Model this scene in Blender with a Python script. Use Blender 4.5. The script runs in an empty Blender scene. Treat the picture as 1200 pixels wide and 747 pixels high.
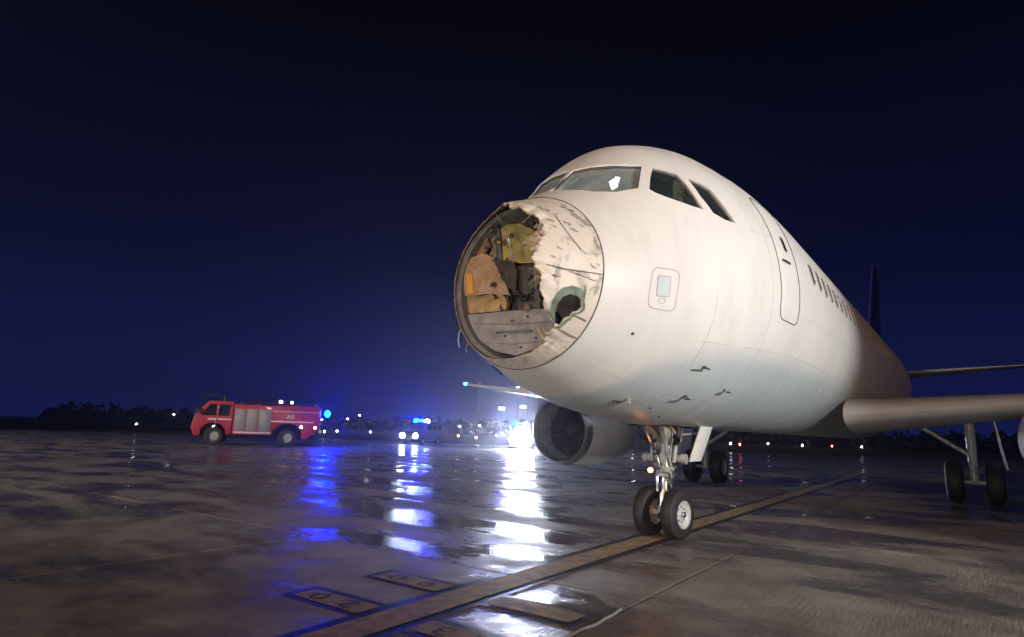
import bpy, bmesh, math, random
import numpy as np
from mathutils import Vector, Matrix
R = math.radians
random.seed(7)
scene = bpy.context.scene
col = scene.collection

# ------------------------------------------------------------------ camera
CO = np.array([-4.148197, -3.903547, 1.548086])
FW = np.array([0.785189704, 0.591878377, 0.182090955])
RT = np.array([0.596957958, -0.801649955, 0.031599769])
UP = np.array([-0.164676426, -0.083888831, 0.982773798])
FPX = 714.80
cam = bpy.data.cameras.new('camera')
cam.sensor_width = 36.0
cam.lens = FPX / 1200 * 36
cam.clip_start = 0.05
cam.clip_end = 6000
cam_o = bpy.data.objects.new('camera', cam)
col.objects.link(cam_o)
cam_o.matrix_world = Matrix(((RT[0], UP[0], -FW[0], CO[0]), (RT[1], UP[1], -FW[1], CO[1]), (RT[2], UP[2], -FW[2], CO[2]), (0, 0, 0, 1)))
scene.camera = cam_o

# ------------------------------------------------------------------ night sky, exposure
world = bpy.data.worlds.new('World')
scene.world = world
world.use_nodes = True
wn = world.node_tree.nodes; wl = world.node_tree.links
wn.clear()
tcw = wn.new('ShaderNodeTexCoord'); sep = wn.new('ShaderNodeSeparateXYZ'); rpw = wn.new('ShaderNodeValToRGB')
wl.new(tcw.outputs['Generated'], sep.inputs[0]); wl.new(sep.outputs[2], rpw.inputs[0])
for k, (pos, c) in enumerate(((0.0, (.008, .013, .085)), (0.12, (.0045, .0075, .050)), (0.25, (.0022, .0034, .021)), (0.40, (.0014, .0020, .012)), (0.58, (.0006, .0008, .003)))):
    e = rpw.color_ramp.elements[k] if k < 2 else rpw.color_ramp.elements.new(pos)
    e.position = pos; e.color = (*c, 1)
bgn = wn.new('ShaderNodeBackground'); bgn.inputs[1].default_value = 1.0
wo = wn.new('ShaderNodeOutputWorld')
wl.new(rpw.outputs[0], bgn.inputs[0]); wl.new(bgn.outputs[0], wo.inputs[0])
scene.view_settings.view_transform = 'Standard'
scene.view_settings.look = 'None'
scene.view_settings.exposure = 0
scene.view_settings.gamma = 1
scene.view_settings.use_curve_mapping = False
scene.cycles.use_denoising = True
scene.cycles.max_bounces = 6
scene.cycles.volume_bounces = 0
scene.cycles.sample_clamp_indirect = 4

# ------------------------------------------------------------------ helpers
def ray(px, py):
    d = FW * FPX + RT * (px - 600) + UP * (373.5 - py)
    return d
def at_depth(px, py, depth):
    return Vector(CO + ray(px, py) * (depth / FPX))
def on_ground(px, py, z=0.0):
    d = ray(px, py)
    return Vector(CO + d * ((z - CO[2]) / d[2]))
def on_x(px, py, x):
    d = ray(px, py)
    return Vector(CO + d * ((x - CO[0]) / d[0]))

MATS = {}
def mat(name, colr, rough=0.5, metal=0.0, var=0.0, vscale=4.0, bump=0.0, bscale=40.0, emit=0.0, emit_col=None, spec=0.5, coat=0.0, col2=None):
    if name in MATS: return MATS[name]
    m = bpy.data.materials.new(name); m.use_nodes = True
    nt = m.node_tree; N = nt.nodes; L = nt.links
    b = N['Principled BSDF']
    b.inputs['Base Color'].default_value = (*colr, 1)
    b.inputs['Roughness'].default_value = rough
    b.inputs['Metallic'].default_value = metal
    b.inputs['Specular IOR Level'].default_value = spec
    b.inputs['Coat Weight'].default_value = coat
    if var > 0 or bump > 0 or col2:
        tc = N.new('ShaderNodeTexCoord')
        if var > 0 or col2:
            n = N.new('ShaderNodeTexNoise'); n.inputs['Scale'].default_value = vscale; n.inputs['Detail'].default_value = 6
            L.new(tc.outputs['Object'], n.inputs['Vector'])
            rp = N.new('ShaderNodeValToRGB')
            c2 = col2 or tuple(max(0, c * (1 - var)) for c in colr)
            rp.color_ramp.elements[0].position = 0.35; rp.color_ramp.elements[1].position = 0.65
            rp.color_ramp.elements[0].color = (*c2, 1); rp.color_ramp.elements[1].color = (*colr, 1)
            L.new(n.outputs['Fac'], rp.inputs[0]); L.new(rp.outputs[0], b.inputs['Base Color'])
        if bump > 0:
            n2 = N.new('ShaderNodeTexNoise'); n2.inputs['Scale'].default_value = bscale; n2.inputs['Detail'].default_value = 5
            L.new(tc.outputs['Object'], n2.inputs['Vector'])
            bp = N.new('ShaderNodeBump'); bp.inputs['Strength'].default_value = bump; bp.inputs['Distance'].default_value = 0.02
            L.new(n2.outputs['Fac'], bp.inputs['Height']); L.new(bp.outputs[0], b.inputs['Normal'])
    if emit > 0:
        b.inputs['Emission Color'].default_value = (*(emit_col or colr), 1)
        b.inputs['Emission Strength'].default_value = emit
    MATS[name] = m
    return m

def tag(o, label=None, cat=None, group=None, kind=None):
    if label: o['label'] = label
    if cat: o['category'] = cat
    if group: o['group'] = group
    if kind: o['kind'] = kind
    return o
def empty(name, loc=(0, 0, 0), rz=0.0, parent=None):
    o = bpy.data.objects.new(name, None); col.objects.link(o)
    o.location = loc; o.rotation_euler = (0, 0, rz); o.empty_display_size = 0.3
    if parent: o.parent = parent
    return o
def add_mesh(name, me, m=None, parent=None):
    o = bpy.data.objects.new(name, me); col.objects.link(o)
    if m and not me.materials: me.materials.append(m)
    if parent: o.parent = parent
    return o

class MB:
    def __init__(s): s.v = []; s.f = []
    def add(s, vs, fs):
        k = len(s.v); s.v += [tuple(v) for v in vs]; s.f += [tuple(i + k for i in f) for f in fs]; return s
    def box(s, c, size, M=None):
        x, y, z = (d / 2 for d in size); c = Vector(c)
        P = [Vector((a * x, b * y, d * z)) for d in (-1, 1) for b in (-1, 1) for a in (-1, 1)]
        if M is not None: P = [M @ p for p in P]
        return s.add([p + c for p in P], [(0, 2, 3, 1), (4, 5, 7, 6), (0, 1, 5, 4), (1, 3, 7, 5), (3, 2, 6, 7), (2, 0, 4, 6)])
    def frame(s, d):
        d = Vector(d).normalized(); a = Vector((0, 0, 1)) if abs(d.z) < 0.9 else Vector((1, 0, 0))
        u = d.cross(a).normalized(); return u, d.cross(u).normalized(), d
    def cyl(s, p0, p1, r0, r1=None, n=16, caps=True):
        r1 = r0 if r1 is None else r1; p0 = Vector(p0); p1 = Vector(p1); u, w, d = s.frame(p1 - p0)
        vs = [p + (u * math.cos(2 * math.pi * i / n) + w * math.sin(2 * math.pi * i / n)) * r for p, r in ((p0, r0), (p1, r1)) for i in range(n)]
        fs = [(i, (i + 1) % n, n + (i + 1) % n, n + i) for i in range(n)]
        if caps: fs += [tuple(range(n))[::-1], tuple(range(n, 2 * n))]
        return s.add(vs, fs)
    def lathe(s, prof, o, d, n=32, closed=False):
        # prof: (along, radius)
        o = Vector(o); u, w, d = s.frame(d); m = len(prof)
        vs = [o + d * a + (u * math.cos(2 * math.pi * i / n) + w * math.sin(2 * math.pi * i / n)) * r for a, r in prof for i in range(n)]
        fs = [(k * n + i, k * n + (i + 1) % n, (k + 1) * n + (i + 1) % n, (k + 1) * n + i) for k in range(m - 1) for i in range(n)]
        if closed: fs += [((m - 1) * n + i, (m - 1) * n + (i + 1) % n, (i + 1) % n, i) for i in range(n)]
        return s.add(vs, fs)
    def tube(s, path, r, n=8, closed=False):
        path = [Vector(p) for p in path]; m = len(path); vs = []
        for i, p in enumerate(path):
            a = path[(i - 1) % m] if (closed or i > 0) else p; b = path[(i + 1) % m] if (closed or i < m - 1) else p
            u, w, d = s.frame(b - a)
            vs += [p + (u * math.cos(2 * math.pi * k / n) + w * math.sin(2 * math.pi * k / n)) * r for k in range(n)]
        fs = [(i * n + k, i * n + (k + 1) % n, ((i + 1) % m) * n + (k + 1) % n, ((i + 1) % m) * n + k) for i in range(m if closed else m - 1) for k in range(n)]
        if not closed: fs += [tuple(range(n))[::-1], tuple(range((m - 1) * n, m * n))]
        return s.add(vs, fs)
    def prism(s, pts, off):
        pts = [Vector(p) for p in pts]; off = Vector(off); n = len(pts)
        return s.add(pts + [p + off for p in pts], [tuple(range(n))[::-1], tuple(range(n, 2 * n))] + [(i, (i + 1) % n, n + (i + 1) % n, n + i) for i in range(n)])
    def ball(s, c, r, n=12, sc=(1, 1, 1)):
        c = Vector(c); prof = [(-math.cos(math.pi * k / n), max(1e-4, math.sin(math.pi * k / n))) for k in range(n + 1)]
        k0 = len(s.v); s.lathe(prof, (0, 0, 0), (0, 0, 1), n * 2)
        for i in range(k0, len(s.v)):
            v = s.v[i]; s.v[i] = (c.x + v[0] * r * sc[0], c.y + v[1] * r * sc[1], c.z + v[2] * r * sc[2])
        return s
    def build(s, name, m, parent=None, smooth=35, bevel=0.0, seg=2, recalc=True):
        me = bpy.data.meshes.new(name); me.from_pydata(s.v, [], s.f)
        bm = bmesh.new(); bm.from_mesh(me)
        if recalc: bmesh.ops.recalc_face_normals(bm, faces=bm.faces)
        if bevel > 0:
            es = [e for e in bm.edges if len(e.link_faces) == 2 and e.calc_face_angle(0) > R(30)]
            bmesh.ops.bevel(bm, geom=es, offset=bevel, segments=seg, affect='EDGES', profile=0.6)
        bm.to_mesh(me); bm.free()
        if smooth:
            me.shade_smooth(); me.set_sharp_from_angle(angle=R(smooth))
        return add_mesh(name, me, m, parent)

# ------------------------------------------------------------------ materials
def wet_concrete(name):
    m = bpy.data.materials.new(name); m.use_nodes = True
    nt = m.node_tree; N = nt.nodes; L = nt.links; b = N['Principled BSDF']
    geo = N.new('ShaderNodeNewGeometry'); oi = N.new('ShaderNodeObjectInfo')
    mp = N.new('ShaderNodeMapping'); mp.inputs['Rotation'].default_value = (0, 0, R(-37)); mp.inputs['Scale'].default_value = (0.95, 0.45, 1)
    L.new(geo.outputs['Position'], mp.inputs['Vector'])
    pud = N.new('ShaderNodeTexNoise'); pud.inputs['Scale'].default_value = 0.7; pud.inputs['Detail'].default_value = 6; pud.inputs['Roughness'].default_value = 0.55; pud.inputs['Distortion'].default_value = 0.5
    L.new(mp.outputs[0], pud.inputs['Vector'])
    pr = N.new('ShaderNodeValToRGB'); pr.color_ramp.elements[0].position = 0.44; pr.color_ramp.elements[1].position = 0.60
    mid = N.new('ShaderNodeTexNoise'); mid.inputs['Scale'].default_value = 3.4; mid.inputs['Detail'].default_value = 7; mid.inputs['Roughness'].default_value = 0.7
    mpm = N.new('ShaderNodeMapping'); mpm.inputs['Rotation'].default_value = (0, 0, R(-30)); mpm.inputs['Scale'].default_value = (1.0, 0.45, 1)
    L.new(geo.outputs['Position'], mpm.inputs['Vector']); L.new(mpm.outputs[0], mid.inputs['Vector'])
    mm = N.new('ShaderNodeMath'); mm.operation = 'MULTIPLY_ADD'; mm.inputs[1].default_value = 0.30; L.new(mid.outputs['Fac'], mm.inputs[0]); L.new(pud.outputs['Fac'], mm.inputs[2])
    sb_ = N.new('ShaderNodeMath'); sb_.operation = 'SUBTRACT'; sb_.inputs[1].default_value = 0.15; L.new(mm.outputs[0], sb_.inputs[0])
    L.new(sb_.outputs[0], pr.inputs[0])
    big = N.new('ShaderNodeTexNoise'); big.inputs['Scale'].default_value = 1.3; big.inputs['Detail'].default_value = 7; big.inputs['Roughness'].default_value = 0.65
    L.new(geo.outputs['Position'], big.inputs['Vector'])
    cr = N.new('ShaderNodeValToRGB'); cr.color_ramp.elements[0].color = (0.125, 0.115, 0.110, 1); cr.color_ramp.elements[1].color = (0.30, 0.28, 0.265, 1)
    cr.color_ramp.elements[0].position = 0.3; cr.color_ramp.elements[1].position = 0.7
    L.new(big.outputs['Fac'], cr.inputs[0])
    tint = N.new('ShaderNodeMix'); tint.data_type = 'RGBA'; tint.blend_type = 'MULTIPLY'; tint.inputs[0].default_value = 1
    tr = N.new('ShaderNodeValToRGB'); tr.color_ramp.elements[0].color = (0.97, 0.85, 0.80, 1); tr.color_ramp.elements[1].color = (1.0, 1.0, 0.92, 1)
    L.new(oi.outputs['Random'], tr.inputs[0]); L.new(cr.outputs[0], tint.inputs[6]); L.new(tr.outputs[0], tint.inputs[7])
    dk = N.new('ShaderNodeMix'); dk.data_type = 'RGBA'; dk.blend_type = 'MULTIPLY'
    dk.inputs[7].default_value = (0.5, 0.5, 0.55, 1)
    L.new(pr.outputs[0], dk.inputs[0]); L.new(tint.outputs[2], dk.inputs[6]); L.new(dk.outputs[2], b.inputs['Base Color'])
    # broom-finished relief and grit
    mp2 = N.new('ShaderNodeMapping'); mp2.inputs['Scale'].default_value = (1.6, 9, 1); mp2.inputs['Rotation'].default_value = (0, 0, R(18))
    L.new(geo.outputs['Position'], mp2.inputs['Vector'])
    br = N.new('ShaderNodeTexNoise'); br.inputs['Scale'].default_value = 3.2; br.inputs['Detail'].default_value = 5; br.inputs['Roughness'].default_value = 0.6
    L.new(mp2.outputs[0], br.inputs['Vector'])
    gr = N.new('ShaderNodeTexNoise'); gr.inputs['Scale'].default_value = 95; gr.inputs['Detail'].default_value = 3
    L.new(geo.outputs['Position'], gr.inputs['Vector'])
    ad = N.new('ShaderNodeMath'); ad.operation = 'MULTIPLY_ADD'; ad.inputs[1].default_value = 0.3
    L.new(gr.outputs['Fac'], ad.inputs[0]); L.new(br.outputs['Fac'], ad.inputs[2])
    st = N.new('ShaderNodeMapRange'); st.inputs[3].default_value = 0.9; st.inputs[4].default_value = 0.30
    L.new(pr.outputs[0], st.inputs[0])
    bp = N.new('ShaderNodeBump'); bp.inputs['Distance'].default_value = 0.02
    L.new(ad.outputs[0], bp.inputs['Height']); L.new(st.outputs[0], bp.inputs['Strength']); L.new(bp.outputs[0], b.inputs['Normal'])
    rr = N.new('ShaderNodeMapRange'); rr.inputs[3].default_value = 0.62; rr.inputs[4].default_value = 0.10
    L.new(pr.outputs[0], rr.inputs[0]); L.new(rr.outputs[0], b.inputs['Roughness'])
    b.inputs['IOR'].default_value = 1.4
    MATS[name] = m
    return m
M_apron = wet_concrete('wet_concrete')
M_grass = mat('dark_grass', (0.035, 0.05, 0.02), 0.9, var=0.5, vscale=0.6)
M_white = mat('white_paint', (0.80, 0.79, 0.77), 0.33, var=0.06, vscale=1.2, bump=0.02, bscale=6, coat=0.15)
def fuselage_paint():
    m = bpy.data.materials.new('fuselage_paint'); m.use_nodes = True; N = m.node_tree.nodes; L = m.node_tree.links; b = N['Principled BSDF']
    geo = N.new('ShaderNodeNewGeometry'); mp = N.new('ShaderNodeMapping'); mp.inputs['Scale'].default_value = (2.2, 2.2, .55); L.new(geo.outputs['Position'], mp.inputs['Vector'])
    n = N.new('ShaderNodeTexNoise'); n.inputs['Scale'].default_value = 1.6; n.inputs['Detail'].default_value = 8; n.inputs['Roughness'].default_value = .65; L.new(mp.outputs[0], n.inputs['Vector'])
    rp = N.new('ShaderNodeValToRGB'); e = rp.color_ramp.elements; e[0].position = .30; e[0].color = (.715, .70, .68, 1); e[1].position = .55; e[1].color = (.78, .77, .745, 1)
    L.new(n.outputs['Fac'], rp.inputs[0])
    # pale blue-grey belly tint, with a curved front edge
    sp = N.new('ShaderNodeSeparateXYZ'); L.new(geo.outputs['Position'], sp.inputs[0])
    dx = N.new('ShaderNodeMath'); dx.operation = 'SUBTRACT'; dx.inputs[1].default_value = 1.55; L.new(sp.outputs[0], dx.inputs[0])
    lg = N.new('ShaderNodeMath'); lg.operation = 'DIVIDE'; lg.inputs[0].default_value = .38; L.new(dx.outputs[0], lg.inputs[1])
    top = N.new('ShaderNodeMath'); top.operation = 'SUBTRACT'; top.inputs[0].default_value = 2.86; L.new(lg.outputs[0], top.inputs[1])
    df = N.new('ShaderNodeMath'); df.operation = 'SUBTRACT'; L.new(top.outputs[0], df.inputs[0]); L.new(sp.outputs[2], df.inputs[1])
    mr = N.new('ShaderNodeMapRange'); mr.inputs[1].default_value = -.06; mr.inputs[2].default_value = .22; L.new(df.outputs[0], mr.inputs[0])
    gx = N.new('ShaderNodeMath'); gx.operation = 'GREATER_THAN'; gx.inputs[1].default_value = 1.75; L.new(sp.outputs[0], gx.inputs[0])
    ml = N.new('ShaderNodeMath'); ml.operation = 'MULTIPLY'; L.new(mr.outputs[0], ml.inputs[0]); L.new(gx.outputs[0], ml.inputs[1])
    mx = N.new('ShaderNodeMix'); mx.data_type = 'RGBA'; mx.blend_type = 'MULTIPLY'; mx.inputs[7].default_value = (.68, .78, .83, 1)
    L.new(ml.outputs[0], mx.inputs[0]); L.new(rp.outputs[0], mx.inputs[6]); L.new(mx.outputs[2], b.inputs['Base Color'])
    b.inputs['Roughness'].default_value = .38
    n2 = N.new('ShaderNodeTexNoise'); n2.inputs['Scale'].default_value = 3.5; n2.inputs['Detail'].default_value = 3; L.new(geo.outputs['Position'], n2.inputs['Vector'])
    bp = N.new('ShaderNodeBump'); bp.inputs['Strength'].default_value = .10; bp.inputs['Distance'].default_value = .03; L.new(n2.outputs['Fac'], bp.inputs['Height']); L.new(bp.outputs[0], b.inputs['Normal'])
    return m
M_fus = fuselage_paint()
M_yellow = mat('wet_yellow_marking', (0.36, 0.26, 0.115), 0.60, vscale=7, bump=0.12, bscale=45, col2=(.15, .125, .09), spec=.5)
M_black = mat('wet_black_marking', (0.014, 0.014, 0.016), 0.38, vscale=6, bump=0.12, bscale=45, col2=(.045, .04, .038))
M_rubber = mat('tyre_rubber', (0.018, 0.018, 0.018), 0.65, var=0.4, vscale=12, bump=0.1, bscale=60)
M_rim = mat('wheel_white', (0.62, 0.63, 0.62), 0.4, var=0.25, vscale=14)
M_gear = mat('gear_grey_paint', (0.40, 0.41, 0.41), 0.4, var=0.4, vscale=9, bump=0.05)
M_steel = mat('bare_steel', (0.55, 0.54, 0.52), 0.25, metal=1.0, var=0.2, vscale=10)
M_dsteel = mat('dark_steel', (0.10, 0.10, 0.105), 0.45, metal=0.6, var=0.4, vscale=10)
M_dark = mat('dark_void', (0.012, 0.012, 0.013), 0.8, var=0.4, vscale=5)
M_seam = mat('dark_sealant', (0.09, 0.085, 0.08), 0.6, var=0.3, vscale=10)
M_glassd = mat('dark_cabin_glass', (0.012, 0.014, 0.018), 0.08, var=0.3, vscale=5)

# ------------------------------------------------------------------ ground, apron slabs
fwh = Vector((math.cos(R(37)), math.sin(R(37)), 0)); rth = Vector((fwh.y, -fwh.x, 0))
o = MB().add([(-1500, -1500, -0.12), (1500, -1500, -0.12), (1500, 1500, -0.12), (-1500, 1500, -0.12)], [(0, 1, 2, 3)]).build('grass_field', M_grass, smooth=0)
tag(o, 'dark grass field stretching to the horizon beyond the apron', 'grass', kind='structure')
ca = Vector((CO[0], CO[1], 0))
A = [ca + fwh * 70 - rth * 120, ca + fwh * 72 + rth * 160, ca - fwh * 60 + rth * 160, ca - fwh * 60 - rth * 120]
o = MB().prism([Vector((p.x, p.y, -0.30)) for p in A], (0, 0, 0.28)).build('apron', M_apron, smooth=0)
tag(o, 'wet concrete airport apron with puddles reflecting blue and white lights', 'apron', kind='structure')
apron = o
LA = R(1.5)                       # taxi line runs almost along the aircraft
e1 = Vector((math.cos(LA), math.sin(LA), 0)); e2 = Vector((-e1.y, e1.x, 0))
def lf(u, v, z=0.0): return Vector((0, 0.1, 0)) + e1 * u + e2 * v + Vector((0, 0, z))
SL = 5.0
sb = MB().box((0, 0, -0.02), (SL - 0.022, SL - 0.022, 0.04))
slab0 = sb.build('slab', M_apron, apron, smooth=0, bevel=0.008, seg=1)
first = True
for i in range(-3, 9):
    for j in range(-3, 12):
        q = slab0 if first else slab0.copy()
        if not first: col.objects.link(q)
        first = False
        q.parent = apron
        q.location = lf(1.57 + (i + 0.5) * SL, -1.37 + (j + 0.5) * SL, random.uniform(-0.0006, 0.0006)); q.rotation_euler = (0, 0, LA)
def sheet(name, m, poly, z, parent, t=0.003):
    return MB().add([lf(u, v, z) for u, v in poly], [tuple(range(len(poly)))]).build(name, m, parent, smooth=0)
def rect(u0, u1, v0, v1): return [(u0, v0), (u1, v0), (u1, v1), (u0, v1)]
# taxi line with its black edging, in lengths broken at the slab joints
cuts = [-13.43, -8.43, -3.43, 1.57, 6.57, 11.57, 16.57, 21.57, 26.57, 31.57]
for a, b in zip(cuts[:-1], cuts[1:]):
    sheet('black_edging', M_black, rect(a + .012, b - .012, -0.30, 0.30), 0.0024, apron)
    sheet('yellow_line', M_yellow, rect(a + .012, b - .012, -0.18, 0.185), 0.0046, apron)
def stop_bar(u0, u1, side):
    s = 1 if side > 0 else -1
    f = lambda a, b, va, vb: rect(a, b, *sorted((s * va, s * vb)))
    sheet('black_edging', M_black, f(u0, u1, 0.302, 1.28), 0.0024, apron)
    return sheet('yellow_bar', M_yellow, f(u0 + .075, u1 - .075, 0.305, 1.19), 0.0046, apron)
M_letter = mat('worn_black_letter', (0.03, 0.028, 0.03), 0.5, var=0.3, vscale=8)
def glyph(ch, u, v, size, parent, m=M_letter, z=0.0074):
    c = bpy.data.curves.new('letter', 'FONT'); c.body = ch; c.size = size; c.align_x = 'CENTER'; c.align_y = 'CENTER'; c.extrude = 0.0006
    t = bpy.data.objects.new('letter', c); col.objects.link(t)
    bpy.context.view_layer.update()
    me = bpy.data.meshes.new_from_object(t.evaluated_get(bpy.context.evaluated_depsgraph_get()))
    bpy.data.objects.remove(t)
    g = add_mesh('letter', me, m, parent); me.materials.clear(); me.materials.append(m)
    g.location = lf(u, v, z); g.rotation_euler = (0, 0, LA + R(90)); g.scale = (1.35, 0.95, 1)
    return g
for (u0, u1, L1, L2) in ((-0.56, -0.13, ('A', '3'), ('2', '0')), (0.42, 0.86, (None, None), ('0', '0'))):
    for s, ch in ((-1, L1), (1, L2)):
        stop_bar(u0, u1, s)
        vs = (-0.95, -0.55) if s < 0 else (0.55, 0.95)
        for v, cc in zip(vs, ch):
            if cc: glyph(cc, (u0 + u1) / 2, v, 0.30, apron)
# pale wavy bead lying in the long joint
M_bead = mat('pale_bead', (0.42, 0.41, 0.40), 0.18, var=0.3, vscale=12)
pts = [lf(u, -1.37 + 0.012 * math.sin(u * 7) + 0.008 * math.sin(u * 17 + 1), 0.006) for u in np.linspace(-3.2, 1.15, 60)]
MB().tube(pts, 0.014, 6).build('joint_bead', M_bead, apron)

# ------------------------------------------------------------------ aircraft surface
XS = np.array([0, .12, .35, .7, 1.15, 1.7, 2.3, 3.0, 4.0, 5.5, 7.0, 24.0, 30.0, 34.0, 37.6])
ZT = np.array([3.19, 3.499, 3.728, 3.946, 4.135, 4.456, 5.01, 5.529, 5.841, 5.945, 5.95, 5.95, 5.93, 5.80, 5.45])
ZB = np.array([3.19, 2.858, 2.649, 2.44, 2.246, 2.055, 1.899, 1.802, 1.727, 1.697, 1.695, 1.70, 2.7, 3.75, 4.75])
WD = np.array([0.002, .341, .561, .772, .98, 1.196, 1.385, 1.597, 1.845, 2.0, 2.01, 2.01, 1.68, 1.05, .3])
ZM = np.array([3.19, 3.2, 3.202, 3.207, 3.214, 3.262, 3.342, 3.45, 3.589, 3.735, 3.81, 3.83, 4.3, 4.75, 5.1])
def pchip(xs, ys, x):
    h = np.diff(xs); d = np.diff(ys) / h; m = np.zeros_like(ys)
    for i in range(1, len(xs) - 1):
        if d[i - 1] * d[i] > 0:
            w1 = 2 * h[i] + h[i - 1]; w2 = h[i] + 2 * h[i - 1]; m[i] = (w1 + w2) / (w1 / d[i - 1] + w2 / d[i])
    m[0] = d[0] * 1.4; m[-1] = d[-1]
    i = np.clip(np.searchsorted(xs, x) - 1, 0, len(xs) - 2); t = (x - xs[i]) / h[i]
    return (1 + 2 * t) * (1 - t) ** 2 * ys[i] + t * (1 - t) ** 2 * h[i] * m[i] + t * t * (3 - 2 * t) * ys[i + 1] + t * t * (t - 1) * h[i] * m[i + 1]
def sect(x):
    x = np.clip(np.asarray(x, float), 0, 37.6)
    return pchip(XS, ZT, x), pchip(XS, ZB, x), pchip(XS, WD, x), pchip(XS, ZM, x)
def surf(x, th, off=0.0):
    """th = 0 at the crown, growing towards the port side; off = metres outward"""
    T, B, W, Mi = sect(x)
    T = T + off; B = B - off; W = W + off
    z = np.where(np.cos(th) > 0, Mi + (T - Mi) * np.cos(th), Mi + (Mi - B) * np.cos(th))
    return Vector((float(x), float(-W * np.sin(th)), float(z)))
def theta_of(p):
    T, B, W, Mi = sect(p[0]); H = (T - Mi) if p[2] > Mi else (Mi - B)
    return math.atan2(-p[1] / W, (p[2] - Mi) / H)
def hit(px, py, off=0.0):
    d = ray(px, py); d = d / np.linalg.norm(d)
    t = np.linspace(3.5, 24, 5000); P = CO + t[:, None] * d
    T, B, W, Mi = sect(P[:, 0]); H = np.where(P[:, 2] > Mi, T - Mi, Mi - B)
    v = (P[:, 1] / W) ** 2 + ((P[:, 2] - Mi) / H) ** 2 - 1 + 10 * (P[:, 0] < 0.01)
    k = int(np.argmax(v < 0))
    p = P[k]
    return surf(p[0], theta_of(p), off)
def snap(p, off=0.0): return surf(p[0], theta_of(p), off)

plane = empty('airliner')
tag(plane, 'white twin engine airliner with its nose cone torn open, parked on the wet apron', 'aircraft')
XJ = 1.22
NT = 144
ths = [2 * math.pi * k / NT for k in range(NT)]
xr = list(np.linspace(XJ, 7.0, 84)) + list(np.linspace(7.5, 24, 34)) + list(np.linspace(25, 37.6, 15))
V = [surf(x, t) for x in xr for t in ths]
F = [(i * NT + j, i * NT + (j + 1) % NT, (i + 1) * NT + (j + 1) % NT, (i + 1) * NT + j) for i in range(len(xr) - 1) for j in range(NT)]
F.append(tuple((len(xr) - 1) * NT + j for j in range(NT)))
me = bpy.data.meshes.new('fuselage'); me.from_pydata(V, [], F)
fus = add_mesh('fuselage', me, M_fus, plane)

# cockpit windows: outlines on the skin, port side (mirrored for starboard)
def sx(x, y): # point on the upper skin at (x, y)
    T, B, W, Mi = sect(x); return Vector((x, y, float(Mi + (T - Mi) * math.sqrt(max(0, 1 - (y / W) ** 2)))))
W1 = [sx(1.60, -.075), sx(2.14, -.06), sx(2.20, -.30), sx(2.33, -.56), sx(2.55, -.825), sx(2.36, -.89), sx(2.17, -.953), sx(1.90, -.80), sx(1.72, -.60), sx(1.63, -.35)]
W2 = [hit(*p) for p in ((765, 197), (780, 200), (793, 204), (803, 214), (814, 229), (825, 246), (812, 242), (795, 236), (780, 231), (768, 226), (761, 222), (762, 208))]
W3 = [hit(*p) for p in ((805, 209), (820, 215), (832, 222), (845, 238), (862, 262), (850, 258), (836, 250), (820, 229))]
def mirror(P): return [Vector((p.x, -p.y, p.z)) for p in P][::-1]
def newell(P):
    n = Vector((0, 0, 0)); c = sum(P, Vector()) / len(P)
    for a, b in zip(P, P[1:] + P[:1]): n += (a - c).cross(b - c)
    n.normalize()
    if n.dot(c - Vector((c.x + 0.8, 0, 3.4))) < 0: n = -n
    return c, n
wins = []
cut = MB()
for k, P in enumerate((W1, W2, W3)):
    for Q in (P, mirror(P)):
        if k == 0 and Q is not P: Q = [sx(p.x + (.03 if p.y < .15 else 0), p.y - .07 if p.y < .15 else p.y) for p in Q]
        c, n = newell(Q)
        if k == 0: n2 = Vector((n.x, 0, n.z)).normalized()
        else: n2 = n
        cut.prism([p - n2 * 0.17 for p in Q], n2 * 0.42); wins.append((k, Q, c, n))
cut.box((5.35, 0.08, 1.75), (1.5, 0.62, 0.5))       # nose gear bay
cutter = cut.build('cutter', M_white, smooth=0)
md = fus.modifiers.new('thick', 'SOLIDIFY'); md.thickness = 0.065; md.offset = -1
mb_ = fus.modifiers.new('holes', 'BOOLEAN'); mb_.object = cutter; mb_.operation = 'DIFFERENCE'; mb_.solver = 'EXACT'
bpy.context.view_layer.update()
nm = bpy.data.meshes.new_from_object(fus.evaluated_get(bpy.context.evaluated_depsgraph_get()))
fus.modifiers.clear(); fus.data = nm
nm.shade_smooth(); nm.set_sharp_from_angle(angle=R(30))
bpy.data.objects.remove(cutter)

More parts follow.
